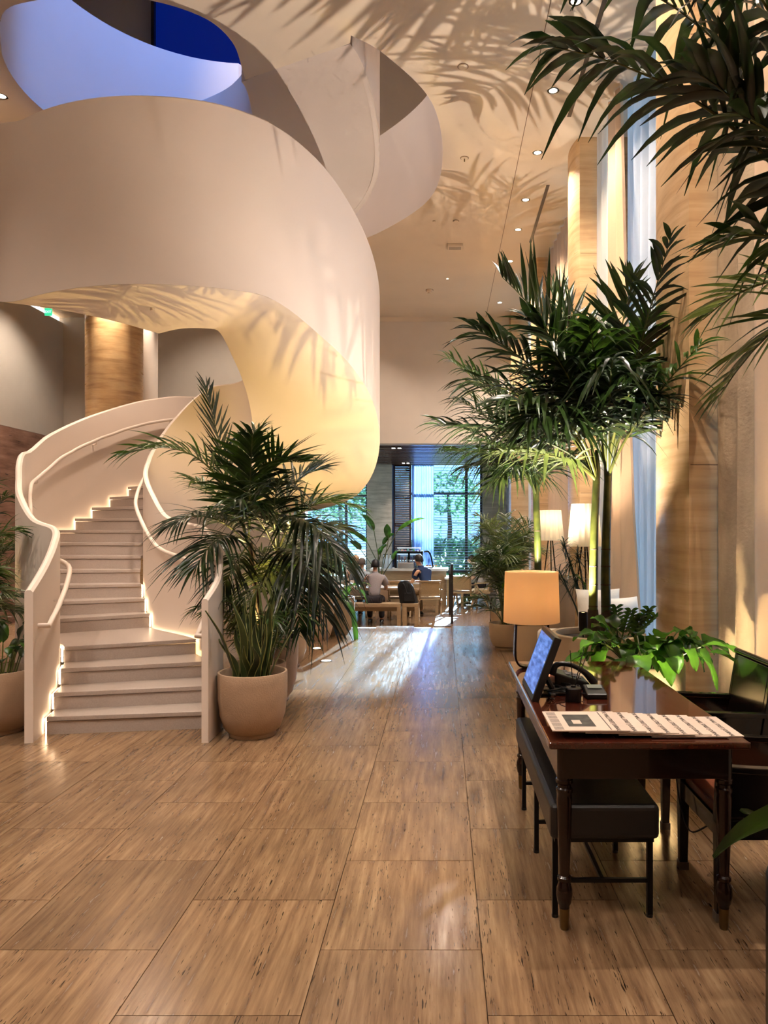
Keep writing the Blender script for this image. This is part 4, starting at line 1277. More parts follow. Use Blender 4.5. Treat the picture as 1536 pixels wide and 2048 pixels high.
# ---------------------------------------------------------------- bird-of-paradise plants in the cafe
def paradise(c, label, leaves, seed):
    e = empty('potted_plant', c, label, 'plant', 'bird-of-paradise plants in the cafe')
    pot(e, c, .28, .6, POTM)
    for (px, py, dd, L, W, dx) in leaves:
        t_ = at(px, py, c[1] + dd)
        b_ = V(c) + V((0, 0, .55))
        st_ = MB().tube([b_, b_ * .5 + t_ * .5 - V((dx * .15, 0, 0)), t_], .012, 6).build('stalk', STEMM, e, smooth=60)
        broad_leaf(t_, (dx, -.1, .75), L, W, .35, petiole=.01, e=e, m=LILY if px % 2 else PALM, name='leaf', roll=.9)
paradise((-1.62, 19.3, ZC), 'bird-of-paradise plant with two upright paddle leaves before the grey pillar', [(748, 1062, 0, .75, .2, -.35), (777, 1078, 0, .6, .2, -.05), (735, 1085, 0, .8, .16, -.8), (765, 1090, .2, .6, .18, .5), (795, 1062, 0, 1.0, .14, .9), (757, 1110, 0, .5, .2, .4), (722, 1100, 0, .5, .2, -.6), (785, 1120, .2, .4, .18, .3)], 1)
bushy('potted_palm', 'small cafe palm behind the seated woman', (-3.0, 19.8, ZC), .26, .5, 51, 14, 1.2, .7, group='bird-of-paradise plants in the cafe')
# ================================================================== writing desk and what stands on it
desk = empty('writing_desk', (.80, 3.78, 0), 'polished mahogany writing desk with turned brass-tipped legs', 'desk')
DX0, DX1, DY0, DY1, DZ = .412, 1.195, 2.90, 4.68, .765
MB().box(DX0, DX1, DY0, DY1, DZ - .028, DZ).build('desk_top', TOPWOOD, desk, bevel=.007, seg=3)
AX0, AX1, AY0, AY1 = .455, 1.150, 2.955, 4.625
for (x0, x1, y0, y1) in [(AX0 + .02, AX1 - .02, AY0, AY0 + .02), (AX0 + .02, AX1 - .02, AY1 - .02, AY1), (AX0, AX0 + .02, AY0 + .02, AY1 - .02), (AX1 - .02, AX1, AY0 + .02, AY1 - .02)]:
    MB().box(x0, x1, y0, y1, .605, DZ - .028).build('apron', DARKWOOD, desk, bevel=.003)
for k in range(2):
    y0 = AY0 + .12 + k * .78
    d_ = MB().box(AX1, AX1 + .008, y0, y0 + .68, .63, .715).build('drawer', DARKWOOD, desk, bevel=.003)
    MB().ball((AX1 + .022, y0 + .34, .672), .012, n=10, m=6).build('knob', BRASS, d_, smooth=180)
LEGP = [(.030, .735), (.030, .60), (.034, .598), (.034, .585), (.027, .578), (.027, .566), (.033, .560), (.033, .548), (.029, .54), (.031, .52), (.027, .36), (.020, .215), (.028, .208), (.028, .196), (.022, .19), (.031, .165), (.033, .14), (.027, .105), (.021, .095), (.021, .085)]
FERP = [(.021, .085), (.018, .01), (.015, 0)]
for (x, y) in [(AX0 + .03, AY0 + .03), (AX1 - .03, AY0 + .03), (AX0 + .03, AY1 - .03), (AX1 - .03, AY1 - .03)]:
    lg = MB().lathe(LEGP[::-1], (x, y, 0), 20).build('leg', DARKWOOD, desk, smooth=40)
    MB().lathe(FERP[::-1], (x, y, 0), 20).build('brass_cap', BRASS, lg, smooth=40)

# ---- table lamp
lx, ly = .528, 4.45
lamp = empty('table_lamp', (lx, ly, DZ), 'table lamp with drum shade on a bronze stirrup base', 'lamp')
lp = []
W_, Hh = .105, .262
for (px_, pz_) in [(-W_ * .95, Hh), (-W_, .11), (-W_ * .97, .06), (-W_ * .8, .022), (-W_ * .5, .006), (0, .004), (W_ * .5, .006), (W_ * .8, .022), (W_ * .97, .06), (W_, .11), (W_ * .95, Hh)]:
    lp.append((lx + px_, pz_ + DZ))
lp = catmull(lp, 4)
bm_ = MB()
rings = []
for i, (x, z) in enumerate(lp):
    a = lp[max(i - 1, 0)]; b = lp[min(i + 1, len(lp) - 1)]
    t = V((b[0] - a[0], b[1] - a[1])).normalized(); n = V((-t.y, t.x)) * .012
    rings.append([(x, ly - .035, z), (x, ly + .035, z), (x + n.x, ly + .035, z + n.y), (x + n.x, ly - .035, z + n.y)])
bm_.loft(rings, True, True).build('stirrup_base', BRONZE, lamp, smooth=40)
MB().box(lx - W_ * .97, lx + W_ * .97, ly - .035, ly + .035, DZ + Hh - .008, DZ + Hh + .006).build('cross_plate', BRASS, lamp, bevel=.002)
MB().tube([(lx, ly, DZ + Hh), (lx, ly, DZ + .42)], .009, 8).build('stem', BRASS, lamp)
SHADE = clothmat('lamp_shade_linen', srgb(254, 226, 186), 0.6, var=0.04, bump=.05)
MB().lathe([(.167, 1.04), (.158, 1.337), (.155, 1.337), (.164, 1.04)], (lx, ly, 0), 40, False).build('shade', SHADE, lamp, smooth=60)
MB().ball((lx, ly, 1.19), .032, n=12, m=8).build('bulb', glow('bulb_warm', (1, .74, .42), 12), lamp, smooth=180)
def point(name, loc, w, r=.04, color=WARM, parent=None):
    l = D.lights.new(name, 'POINT'); l.energy = w; l.color = color; l.shadow_soft_size = r
    o = D.objects.new(name, l); COL.objects.link(o); o.location = loc
    if parent is not None:
        o.parent = parent; o.matrix_parent_inverse = Matrix.Translation(-V(parent.location))
    return o
point('lamp_light', (lx, ly, 1.2), 20, .035, (1, .72, .43), lamp)

# ---- monitor
mon = empty('monitor', (.47, 3.8, DZ), 'flat black monitor with a blue screen, tilted back on the desk', 'monitor')
ang = math.atan2(.11, .30)
def monpt(u, v, w):
    """u along depth, v up the panel, w away from the screen (to the right)"""
    return V((.425, 3.58, DZ + .004)) + V((0, 1, 0)) * u + V((math.sin(ang), 0, math.cos(ang))) * v + V((math.cos(ang), 0, -math.sin(ang))) * w
def monbox(u0, u1, v0, v1, w0, w1):
    return MB().hexa([monpt(u, v, w) for v in (v0,) for (u, w) in ((u0, w0), (u1, w0), (u1, w1), (u0, w1))] + [monpt(u, v, w) for v in (v1,) for (u, w) in ((u0, w0), (u1, w0), (u1, w1), (u0, w1))])
monbox(0, .44, 0, .325, 0, .035).build('case', BLACKPL, mon, bevel=.004)
SCRM, nt, N, L_, B_ = new_mat('screen_blue')
vec = coords(N, L_, (14, 9, 46)); ns = nd(N, 'ShaderNodeTexNoise'); ns.inputs['Scale'].default_value = 1; ns.inputs['Detail'].default_value = 3; L_.new(vec, ns.inputs['Vector'])
cc = ramp(N, L_, ns.outputs[0], [(.35, (.03, .09, .36)), (.5, (.09, .20, .62)), (.66, (.16, .30, .78)), (.74, (.5, .6, .9))])
L_.new(cc, B_.inputs['Emission Color']); B_.inputs['Emission Strength'].default_value = 1.0; B_.inputs['Base Color'].default_value = (.01, .01, .02, 1); B_.inputs['Roughness'].default_value = .2
monbox(.022, .418, .03, .303, -.0015, .0005).build('screen', SCRM, mon)
MB().tube([monpt(.22, .12, .03), monpt(.22, .10, .07), V((.56, 3.8, DZ + .01))], .014, 8).build('stand', BLACKPL, mon)
MB().box(.48, .64, 3.71, 3.89, DZ + .001, DZ + .012).build('stand_foot', BLACKPL, mon, bevel=.003)

# ---- telephone
ph = empty('telephone', (.66, 3.98, DZ), 'black desk telephone with curved handset behind the monitor', 'telephone')
MB().hexa([(.58, 3.86, DZ + .001), (.76, 3.86, DZ + .001), (.76, 4.06, DZ + .001), (.58, 4.06, DZ + .001), (.58, 3.87, DZ + .085), (.76, 3.87, DZ + .03), (.76, 4.05, DZ + .03), (.58, 4.05, DZ + .085)]).build('body', BLACKPL, ph, bevel=.008)
hp = catmull([(.565, 3.875, DZ + .075), (.59, 3.87, DZ + .125), (.66, 3.865, DZ + .125), (.735, 3.865, DZ + .085), (.785, 3.87, DZ + .03)], 5)
MB().tube(hp, [.02, .021, .02, .018, .016, .015, .014, .013, .013, .013, .013, .013, .013, .014, .015, .016, .018, .02, .021, .021, .02][:len(hp)], 10).build('handset', BLACKPL, ph, smooth=60)
kp = MB()
for i in range(3):
    for j in range(4):
        x0 = .645 + i * .03; y0 = 3.92 + j * .03
        zz = DZ + .085 - (x0 + .01 - .58) / .18 * .055
        kp.box(x0, x0 + .02, y0, y0 + .02, zz - .004, zz + .006)
kp.build('keypad', mat('key_grey', srgb(90, 90, 92), .5), ph)
# ---- headset cradle / small black device
dv = empty('card_reader', (.745, 3.68, DZ), 'small black keypad device beside the reed diffuser', 'device')
MB().hexa([(.70, 3.63, DZ + .001), (.80, 3.63, DZ + .001), (.80, 3.75, DZ + .001), (.70, 3.75, DZ + .001), (.70, 3.63, DZ + .025), (.80, 3.63, DZ + .025), (.80, 3.75, DZ + .05), (.70, 3.75, DZ + .05)]).build('case', BLACKPL, dv, bevel=.006)
MB().hexa([(.715, 3.69, DZ + .041), (.785, 3.69, DZ + .041), (.785, 3.735, DZ + .0495), (.715, 3.735, DZ + .0495), (.715, 3.69, DZ + .043), (.785, 3.69, DZ + .043), (.785, 3.735, DZ + .0515), (.715, 3.735, DZ + .0515)]).build('display', mat('device_display', srgb(120, 124, 120), .2), dv)
# ---- reed diffuser
rd = empty('reed_diffuser', (.628, 3.60, DZ), 'round black jar with thin dark reeds on the desk', 'diffuser')
MB().lathe([(.036, 0.001), (.038, .004), (.038, .062), (.034, .066), (.012, .067), (.012, .075)], (.628, 3.60, DZ), 24).build('jar', BLACKPL, rd, smooth=40)
for (dx, dy, dz) in [(-.012, .02, .24), (.055, .02, .245), (.070, .0, .235), (.062, .05, .25)]:
    MB().tube([(.628, 3.60, DZ + .05), (.628 + dx, 3.60 + dy, DZ + dz)], .0022, 5).build('reed', BLACKPL, rd)
# ---- cables
cb = empty('cable_bundle', (.55, 3.75, DZ), 'tangle of black cables behind the monitor', 'cable')
rc = random.Random(4)
for k in range(6):
    pts = [V((.52, 3.72 + .05 * k, DZ + .008))]
    for j in range(5):
        pts.append(V((rc.uniform(.50, .70), rc.uniform(3.62, 3.86), DZ + .008 + rc.uniform(0, .03))))
    MB().tube(catmull([tuple(p) for p in pts], 6), .0032, 5).build('cable', BLACKPL, cb, smooth=60)
# ---- small notepad with pink cover
nb = empty('notebook', (.56, 4.15, DZ), 'small pinkish notebook lying between monitor and telephone', 'notebook')
MB().box(.50, .64, 4.12, 4.22, DZ + .001, DZ + .012).build('pages', mat('note_paper', srgb(238, 200, 176), .8), nb)
MB().box(.498, .642, 4.118, 4.222, DZ + .012, DZ + .015).build('cover', mat('note_cover', srgb(214, 130, 96), .6), nb)

# ---- newspapers fanned out
PAPER = mat('newsprint', srgb(206, 186, 170), .85, var=.03, scale=20)
INK = mat('ink', srgb(64, 56, 54), .8)
GREYINK = mat('grey_ink', srgb(150, 136, 126), .85, var=.2, scale=300, stretch=(1, .12, 1))
PHOTO = mat('printed_photo', srgb(62, 60, 54), .7, var=.6, scale=26)
pos = ['topmost newspaper with a dark photo, leftmost of the fan', 'second newspaper of the fan from the left', 'third newspaper of the fan from the left', 'fourth newspaper of the fan from the left',
       'fifth newspaper of the fan from the left', 'sixth newspaper of the fan from the left', 'seventh newspaper of the fan from the left', 'last newspaper of the fan, near the desk corner']
for k in range(8):
    x0 = .432 + .0655 * k; y0 = 2.945 + .004 * k * (1 if k % 2 else .4); w, h = .305, .31
    zb = DZ + .001 + .0042 * (7 - k)
    e = empty('newspaper', (x0, y0, zb), pos[k], 'newspaper', 'newspapers fanned out on the desk')
    sag = .0022 * (7 - k)
    mb = MB()
    rows = []
    for j in range(7):
        t = j / 6
        zz = zb + .0042 - (.0042 * (7 - k)) * (0 if k == 7 else t ** 3 * 0) 
        rows.append([(x0 + w * t, y0, zb), (x0 + w * t, y0 + h, zb), (x0 + w * t, y0 + h, zz - .0004), (x0 + w * t, y0, zz)])
    mb.loft(rows, True, True).build('sheets', PAPER, e)
    zt = zb + .0045
    for s in range(5):
        yy = y0 + .012 + s * .058
        MB().box(x0 + .012, x0 + .185 if k else x0 + .05, yy, yy + .048, zt - .0002, zt + .0002).build('text_column', GREYINK, e)
    MB().box(x0 + w - .072, x0 + w - .068, y0 + .012, y0 + h - .012, zt - .0002, zt + .0002).build('rule', INK, e)
    if k == 0:
        MB().box(x0 + .075, x0 + .185, y0 + .06, y0 + .25, zt - .0002, zt + .0003).build('photograph', PHOTO, e)
        MB().box(x0 + .10, x0 + .135, y0 + .10, y0 + .16, zt, zt + .0005).build('photograph_detail', PAPER, e)
    text('THE WALL STREET JOURNAL', .0245, (x0 + w - .043, y0 + h / 2, zt + .0002), (0, 0, -PI / 2), INK, e, 'masthead', ext=.0002)

# ================================================================== bench and armchairs
bench = empty('bench', (.66, 3.7, 0), 'low black upholstered bench on thin metal legs under the desk', 'bench')
BX0, BX1, BY0, BY1 = .432, .872, 3.00, 4.42
MB().box(BX0, BX1, BY0, BY1, .345, .485).build('seat_cushion', LEATHER, bench, bevel=.022, seg=3)
MB().box(BX0 + .02, BX1 - .02, BY0 + .02, BY1 - .02, .33, .347).build('seat_frame', BLACKMET, bench)
for y in (3.08, 3.69, 4.25):
    for x in (.462, .862 - .012):
        lg = MB().bar((x, y, .33), (x, y, .012), .022, up=(0, 1, 0)).build('leg', BLACKMET, bench)
        MB().lathe([(.014, 0), (.014, .012)], (x, y, 0), 10).build('foot', BLACKPL, lg)
    MB().bar((.462, y, .15), (.85, y, .15), .016).build('stretcher', BLACKMET, bench)
MB().bar((.656, 3.08, .15), (.656, 4.25, .15), .016).build('long_stretcher', BLACKMET, bench)

def armchair(label):
    """armchair facing -X, origin at the middle of its footprint"""
    e = empty('armchair', (0, 0, 0), label, 'chair', 'black armchairs at the desk')
    W2 = .235; XF = -.27; XB = .22
    for s in (-1, 1):
        y = s * W2
        a = MB().loft([[(XF - .02, y - .017, 0), (XF + .016, y - .017, 0), (XF + .016, y + .017, 0), (XF - .02, y + .017, 0)],
                       [(XF - .024, y - .024, .40), (XF + .024, y - .024, .40), (XF + .024, y + .024, .40), (XF - .024, y + .024, .40)],
                       [(XF - .015, y - .018, .615), (XF + .022, y - .018, .615), (XF + .022, y + .018, .615), (XF - .015, y + .018, .615)]]).build('leg', EBONY, e, bevel=.003)
        MB().box(XF - .024, XF + .02, y - .021, y + .021, 0, .035).build('foot_cap', mat('foot_cap', srgb(96, 86, 74), .5), a)
        MB().loft([[(XB + .06, y - .016, 0), (XB + .095, y - .016, 0), (XB + .095, y + .016, 0), (XB + .06, y + .016, 0)],
                   [(XB, y - .02, .42), (XB + .045, y - .02, .42), (XB + .045, y + .02, .42), (XB, y + .02, .42)],
                   [(XB + .07, y - .014, .86), (XB + .10, y - .014, .86), (XB + .10, y + .014, .86), (XB + .07, y + .014, .86)]]).build('leg', EBONY, e, bevel=.003)
        arm = catmull([(XF - .03, y, .625), (XF + .12, y + s * .012, .615), (XB - .12, y + s * .006, .605), (XB + .045, y, .60)], 4)
        MB().loft([[(p[0], p[1] - .022, p[2] - .014), (p[0], p[1] + .022, p[2] - .014), (p[0], p[1] + .022, p[2] + .012), (p[0], p[1] - .022, p[2] + .012)] for p in arm]).build('armrest', EBONY, e, bevel=.004)
        MB().box(XF + .02, XB + .02, y - .014, y + .014, .33, .41).build('side_rail', EBONY, e, bevel=.003)
        MB().box(XF + .02, XB + .03, y - .008, y + .008, .42, .60).build('side_panel', EBONY, e)
    MB().box(XF - .01, XF + .018, -W2, W2, .33, .41).build('front_rail', EBONY, e, bevel=.003)
    MB().box(XF, XB + .02, -W2 + .02, W2 - .02, .40, .455).build('seat', SEATLEATHER, e, bevel=.015, seg=3)
    # back panel, leaning, with rolled top rail
    bp = MB()
    bp.hexa([(XB + .014, -W2 + .018, .50), (XB + .036, -W2 + .018, .50), (XB + .036, W2 - .018, .50), (XB + .014, W2 - .018, .50), (XB + .066, -W2 + .018, .85), (XB + .086, -W2 + .018, .85), (XB + .086, W2 - .018, .85), (XB + .066, W2 - .018, .85)])
    bp.build('back_panel', EBONY, e, bevel=.003)
    MB().tube([(XB + .085, -W2 - .03, .865), (XB + .085, W2 + .03, .865)], .017, 12).build('top_rail', EBONY, e, smooth=50)
    return e
chA = armchair('black armchair with rolled top rail, behind the far desk corner')
chB = copy_tree(chA)
chB['label'] = 'black armchair nearest the camera, cut by the right edge'
chA.location = (1.455, 4.22, 0); chA.rotation_euler = (0, 0, .0)
chB.location = (1.40, 3.285, 0)

# dark bag on the floor at the right edge
bag = empty('handbag', (1.42, 2.92, 0), 'slumped black bag on the floor beside the desk leg', 'bag')
mbg = MB()
rr = []
for i in range(7):
    t = i / 6; zz = .01 + .19 * t
    rx = .12 * (1 - .55 * t ** 1.5); ry = .10 * (1 - .6 * t)
    rr.append([(1.40 - .02 * t + rx * math.cos(2 * PI * k / 14) * (1 + .12 * math.sin(3 * k)), 2.93 + ry * math.sin(2 * PI * k / 14), zz) for k in range(14)])
mbg.loft(rr).build('body', LEATHER, bag, smooth=60)
MB().tube(catmull([(1.36, 2.92, .19), (1.35, 2.90, .27), (1.40, 2.88, .31), (1.45, 2.9, .26), (1.43, 2.92, .19)], 5), .007, 6).build('strap', LEATHER, bag, smooth=60)
# thin cable hanging below the desk
cbl = tag(MB().tube(catmull([(1.10, 3.6, .60), (1.09, 3.5, .45), (1.085, 3.42, .33), (1.10, 3.33, .25), (1.15, 3.26, .30)], 6), .004, 5).build('power_cable', BLACKPL, smooth=60), 'thin black cable looping below the desk by the armchair', 'cable')

# ================================================================== daybed, floor lamps, lantern
db = empty('daybed', (1.45, 8.2, 0), 'low white upholstered daybed along the curtains', 'sofa')
MB().box(1.00, 1.88, 7.02, 7.78, .12, .36).build('base', WHITEM, db, bevel=.02)
MB().box(.98, 1.90, 7.00, 7.80, .36, .56).build('seat_cushion', WHITEM, db, bevel=.05, seg=4)
for (x, y) in [(1.06, 7.08), (1.82, 7.08), (1.06, 7.72), (1.82, 7.72)]:
    MB().box(x - .03, x + .03, y - .03, y + .03, 0, .12).build('leg', DARKWOOD, db)
def pillow(c, sx, sy, sz, rz, tilt, label):
    mb = MB(); n = 9
    grid = []
    for side in (1, -1):
        rows = []
        for i in range(n):
            row = []
            for j in range(n):
                u = -1 + 2 * i / (n - 1); v = -1 + 2 * j / (n - 1)
                k = 1 - .10 * (u * u * v * v)
                t = (1 - abs(u) ** 2.6) * (1 - abs(v) ** 2.6)
                row.append((u * sx * .5 * (1 - .06 * (1 - v * v)), side * sy * .5 * t ** .6, v * sz * .5 * (1 - .06 * (1 - u * u))))
            rows.append(row)
        mb.loft(rows, False, False)
    M_ = Matrix.Translation(c) @ Matrix.Rotation(rz, 4, 'Z') @ Matrix.Rotation(tilt, 4, 'X')
    mb.xform(M_)
    o = mb.build('cushion', WHITEM, smooth=180)
    tag(o, label, 'cushion', 'white cushions on the daybed')
pillow((1.58, 7.58, .775), .46, .16, .42, .1, -.2, 'white square cushion on the daybed behind the palm stems')
pillow((1.74, 7.25, .75), .46, .15, .36, .5, -.25, 'second white cushion on the daybed, closer to the pier')

def tripod_lamp(c, zb, zt, r, label):
    e = empty('floor_lamp', c, label, 'lamp', 'two tripod floor lamps with pleated shades')
    x, y = c[0], c[1]
    mb = MB(); n = 72; rings = []
    for i in range(5):
        t = i / 4
        rb = r * (1.0 - .2 * t)
        rings.append([(x + (rb + .012 * (1 - .6 * t) * math.cos(k * PI / 2.0 + .0)) * math.cos(2 * PI * k / n), y + (rb + .012 * (1 - .6 * t) * math.cos(k * PI / 2.0)) * math.sin(2 * PI * k / n), zb + (zt - zb) * t) for k in range(n)])
    mb.loft(rings, True, False).build('pleated_shade', SHADE2, e, smooth=60)
    for k in range(3):
        a_ = k * 2 * PI / 3 + .5
        MB().tube([(x + .02 * math.cos(a_), y + .02 * math.sin(a_), zb + .12), (x + .21 * math.cos(a_), y + .21 * math.sin(a_), 0)], [.010, .008], 8).build('leg', BRONZE, e)
    MB().tube([(x, y, zb + .05), (x, y, zb + .26)], .01, 8).build('stem', BRASS, e)
    MB().ball((x, y, zb + .28), .035, n=10, m=7).build('bulb', glow('bulb_soft', (1, .84, .6), 8), e, smooth=180)
    point('lamp_light', (x, y, zb + .3), 6, .04, (1, .78, .5), e)
SHADE2 = clothmat('pleated_shade_silk', srgb(252, 240, 214), 0.6, var=0.03, bump=.05)
q1 = at(1169, 1092, 8.75); q2 = at(1105, 1080, 10.95)
tripod_lamp((q1.x, 8.75, 0), 1.385, 1.88, .19, 'nearer tripod floor lamp with a pleated white shade beside the palm stems')
tripod_lamp((q2.x - .03, 10.95, 0), 1.42, 1.86, .19, 'farther, brighter floor lamp half hidden by the slim palm')

ln_ = empty('lantern', (.86, 11.9, 0), 'tall open wire-framed glass lantern on the floor by the bamboo palm', 'lantern')
x0, x1, y0, y1 = .76, .92, 11.75, 11.91
fm2 = MB()
for (x, y) in [(x0, y0), (x1, y0), (x0, y1), (x1, y1)]: fm2.bar((x, y, 0), (x, y, .5), .012, up=(0, 1, 0))
for z in (.006, .30, .494):
    fm2.bar((x0, y0, z), (x1, y0, z), .012); fm2.bar((x0, y1, z), (x1, y1, z), .012); fm2.bar((x0, y0, z), (x0, y1, z), .012); fm2.bar((x1, y0, z), (x1, y1, z), .012)
fm2.build('frame', BRONZE, ln_)
MB().box(x0 + .006, x1 - .006, y0, y0 + .003, .02, .48).build('glass', GLASS, ln_)
MB().lathe([(.03, .012), (.03, .22)], ((x0 + x1) / 2, (y0 + y1) / 2, 0), 14).build('candle', WHITEM, ln_)
# ================================================================== cafe: window wall
def wx(px): return (px - CX) / F * YWIN
def wz(py): return EYE - (py - CY) / F * YWIN
ZTOP = 3.64
struct(MB().box(-7.7, wx(560), YWIN, YWIN + .3, ZC, 3.8).build('wall_cafe_back_left', GREYTRAV))
struct(MB().box(wx(736), wx(785), YWIN - .35, YWIN + .3, ZC, 3.8).build('wall_cafe_pillar', GREYTRAV), 'grey travertine pillar between the cafe windows')
struct(MB().box(wx(965), 2.1, YWIN - .2, YWIN + .3, ZC, 3.8).build('wall_cafe_back_right', GREYTRAV))
struct(MB().box(-7.7, 2.1, YWIN + .02, YWIN + .3, ZC, wz(1152)).build('wall_cafe_sill', GREYTRAV))
def cafe_window(n, xa, xb, mull, trans, label):
    w = struct(empty('window_%d' % n, ((xa + xb) / 2, YWIN, ZC)), label)
    zb = wz(1152)
    MB().box(xa, xb, YWIN + .10, YWIN + .11, zb, 3.8).build('pane', GLASS, w)
    for x in [xa + .03] + mull + [xb - .03]:
        MB().box(x - .045, x + .045, YWIN + .05, YWIN + .16, zb, 3.8).build('mullion', FRAMEM, w)
    for z in trans:
        MB().box(xa, xb, YWIN + .06, YWIN + .15, z - .04, z + .04).build('transom', FRAMEM, w)
    return w
cafe_window(5, wx(562), wx(736), [wx(600), wx(692)], [wz(992), wz(1145)], 'left cafe window with dark mullions')
cafe_window(6, wx(785), wx(965), [wx(828), wx(933)], [wz(987), wz(1143)], 'large cafe window with dark mullions and garden view')
# fine venetian blinds in front of the glass
def blind(xa, xb, z0, z1, label, m, pitch=.085, w=.05, tilt=.15):
    e = empty('venetian_blind', ((xa + xb) / 2, YWIN, z0), label, 'blind', 'venetian blinds on the cafe windows')
    mb = MB(); z = z0
    while z < z1:
        mb.hexa([(xa, YWIN - .06, z - w * tilt), (xb, YWIN - .06, z - w * tilt), (xb, YWIN - .02, z + w * tilt), (xa, YWIN - .02, z + w * tilt),
                 (xa, YWIN - .06, z - w * tilt + .004), (xb, YWIN - .06, z - w * tilt + .004), (xb, YWIN - .02, z + w * tilt + .004), (xa, YWIN - .02, z + w * tilt + .004)])
        z += pitch
    mb.build('slats', m, e, kind='stuff')
    for t in (.15, .85):
        x = xa + (xb - xa) * t
        MB().bar((x, YWIN - .04, z0), (x, YWIN - .04, z1), .008).build('ladder_cord', m, e)
blind(wx(868), wx(963), wz(1140), ZTOP, 'pale venetian blind over the large cafe window', BLINDM)
blind(wx(600), wx(734), wz(1140), ZTOP, 'pale venetian blind over the left cafe window', BLINDM)
# brown shutters
sh = empty('shutter', ((wx(787) + wx(824)) / 2, YWIN - .2, ZC), 'dark brown louvred shutter panel beside the grey pillar', 'shutter')
xa, xb = wx(787.5), wx(823)
for x in (xa + .03, xb - .03): MB().box(x - .03, x + .03, YWIN - .22, YWIN - .17, ZC, ZTOP).build('stile', SHUTTER, sh)
MB().box(xa, xb, YWIN - .22, YWIN - .17, wz(1048) - .03, wz(1048) + .03).build('mid_rail', SHUTTER, sh)
lou = MB(); z = ZC + .1
while z < ZTOP - .05:
    lou.hexa([(xa + .06, YWIN - .225, z), (xb - .06, YWIN - .225, z), (xb - .06, YWIN - .17, z + .066), (xa + .06, YWIN - .17, z + .066), (xa + .06, YWIN - .225, z + .008), (xb - .06, YWIN - .225, z + .008), (xb - .06, YWIN - .17, z + .074), (xa + .06, YWIN - .17, z + .074)])
    z += .075
lou.build('louvres', SHUTTER, sh, kind='stuff')
# sheer curtain
def cafe_sheer(xa, xb, y, label):
    mb = MB(); rows = []
    for z in (ZTOP, 2.2, .9, ZC + .02):
        rows.append([(xa + (xb - xa) * i / 60, y + .06 * math.sin(i * .95) + .02 * math.sin(i * .4 + z), z) for i in range(61)])
    mb.loft(rows, False, False)
    tag(mb.build('curtain', SHEER3, smooth=180), label, 'curtain', 'cafe curtains')
cafe_sheer(wx(824), wx(868), YWIN - .3, 'white pleated sheer hanging beside the large cafe window')
cafe_sheer(wx(786), wx(789), YWIN - .26, 'narrow white sheer strip at the pillar edge in the cafe')

# cafe ceiling lamps
for (px, py, lb) in [(787, 896, 'left one of the front pair of cafe ceiling lamps'), (799, 896, 'right one of the front pair of cafe ceiling lamps'), (807, 926, 'left one of the rear pair of cafe ceiling lamps'), (816, 926, 'right one of the rear pair of cafe ceiling lamps'), (820, 934, 'small tilted cafe lamp just below the rear pair')]:
    Y = (3.62 - EYE) * F / (CY - py); x = (px - CX) / F * Y
    e = empty('ceiling_light', (x, Y, 3.62), lb, 'light', 'square lamps in the cafe ceiling')
    MB().box(x - .05, x + .05, Y - .08, Y + .08, 3.615, 3.70).build('housing', BLACKMET, e)
    MB().box(x - .04, x + .04, Y - .07, Y + .07, 3.610, 3.616).build('lens', CAFELENS, e)
    spot('lamp', (x, Y, 3.59), (x, Y - .1, 0), 90, 100, WARM2, .7, .05, e)
spot('lamp', (-1.15, YWIN - .45, 3.6), (-1.05, YWIN - .3, 1.5), 40, 50, WARM, .7, .03, e)

# ================================================================== cafe furniture
def slab_bench(x0, x1, y0, y1, label, h=.46):
    e = empty('wooden_bench', ((x0 + x1) / 2, (y0 + y1) / 2, ZC), label, 'bench', 'oak benches in the cafe')
    MB().box(x0, x1, y0, y1, ZC + h - .07, ZC + h).build('seat', OAK, e, bevel=.006)
    for x in (x0, x1 - .08):
        MB().box(x, x + .08, y0, y1, ZC, ZC + h - .07).build('side_board', OAK, e, bevel=.004)
    MB().box(x0 + .08, x1 - .08, (y0 + y1) / 2 - .02, (y0 + y1) / 2 + .02, ZC + h - .17, ZC + h - .07).build('rail', OAK, e)
    return e
slab_bench(-2.15, -.86, 15.45, 15.83, 'long oak bench with slab sides where the man in grey sits')
slab_bench(-.82, -.50, 15.50, 15.84, 'short oak stool carrying the black backpack', .46)
def table(x0, x1, y0, y1, label, h=.74, m=OAK):
    e = empty('cafe_table', ((x0 + x1) / 2, (y0 + y1) / 2, ZC), label, 'table', 'cafe tables')
    MB().box(x0, x1, y0, y1, ZC + h - .045, ZC + h).build('table_top', m, e, bevel=.006)
    for x in (x0 + .06, x1 - .12):
        MB().box(x, x + .06, y0 + .08, y1 - .08, ZC, ZC + h - .045).build('trestle', OAK, e)
    MB().box(x0 + .12, x1 - .12, (y0 + y1) / 2 - .02, (y0 + y1) / 2 + .02, ZC + .3, ZC + .36).build('stretcher', OAK, e)
    return e
table(-2.6, -.75, 16.10, 16.85, 'communal oak table in front of the man in grey')
MARBLE = mat('pale_stone_top', srgb(226, 224, 220), .3, var=.05, scale=8)
table(-.95, -.05, 17.75, 18.45, 'pale stone table where the man in navy leans', m=MARBLE)
table(.05, .60, 19.35, 19.95, 'small pale table by the window wall on the right', m=MARBLE)

table(-2.6, -1.55, 17.85, 18.25, 'narrow oak table between the grey-haired person and the blond woman')

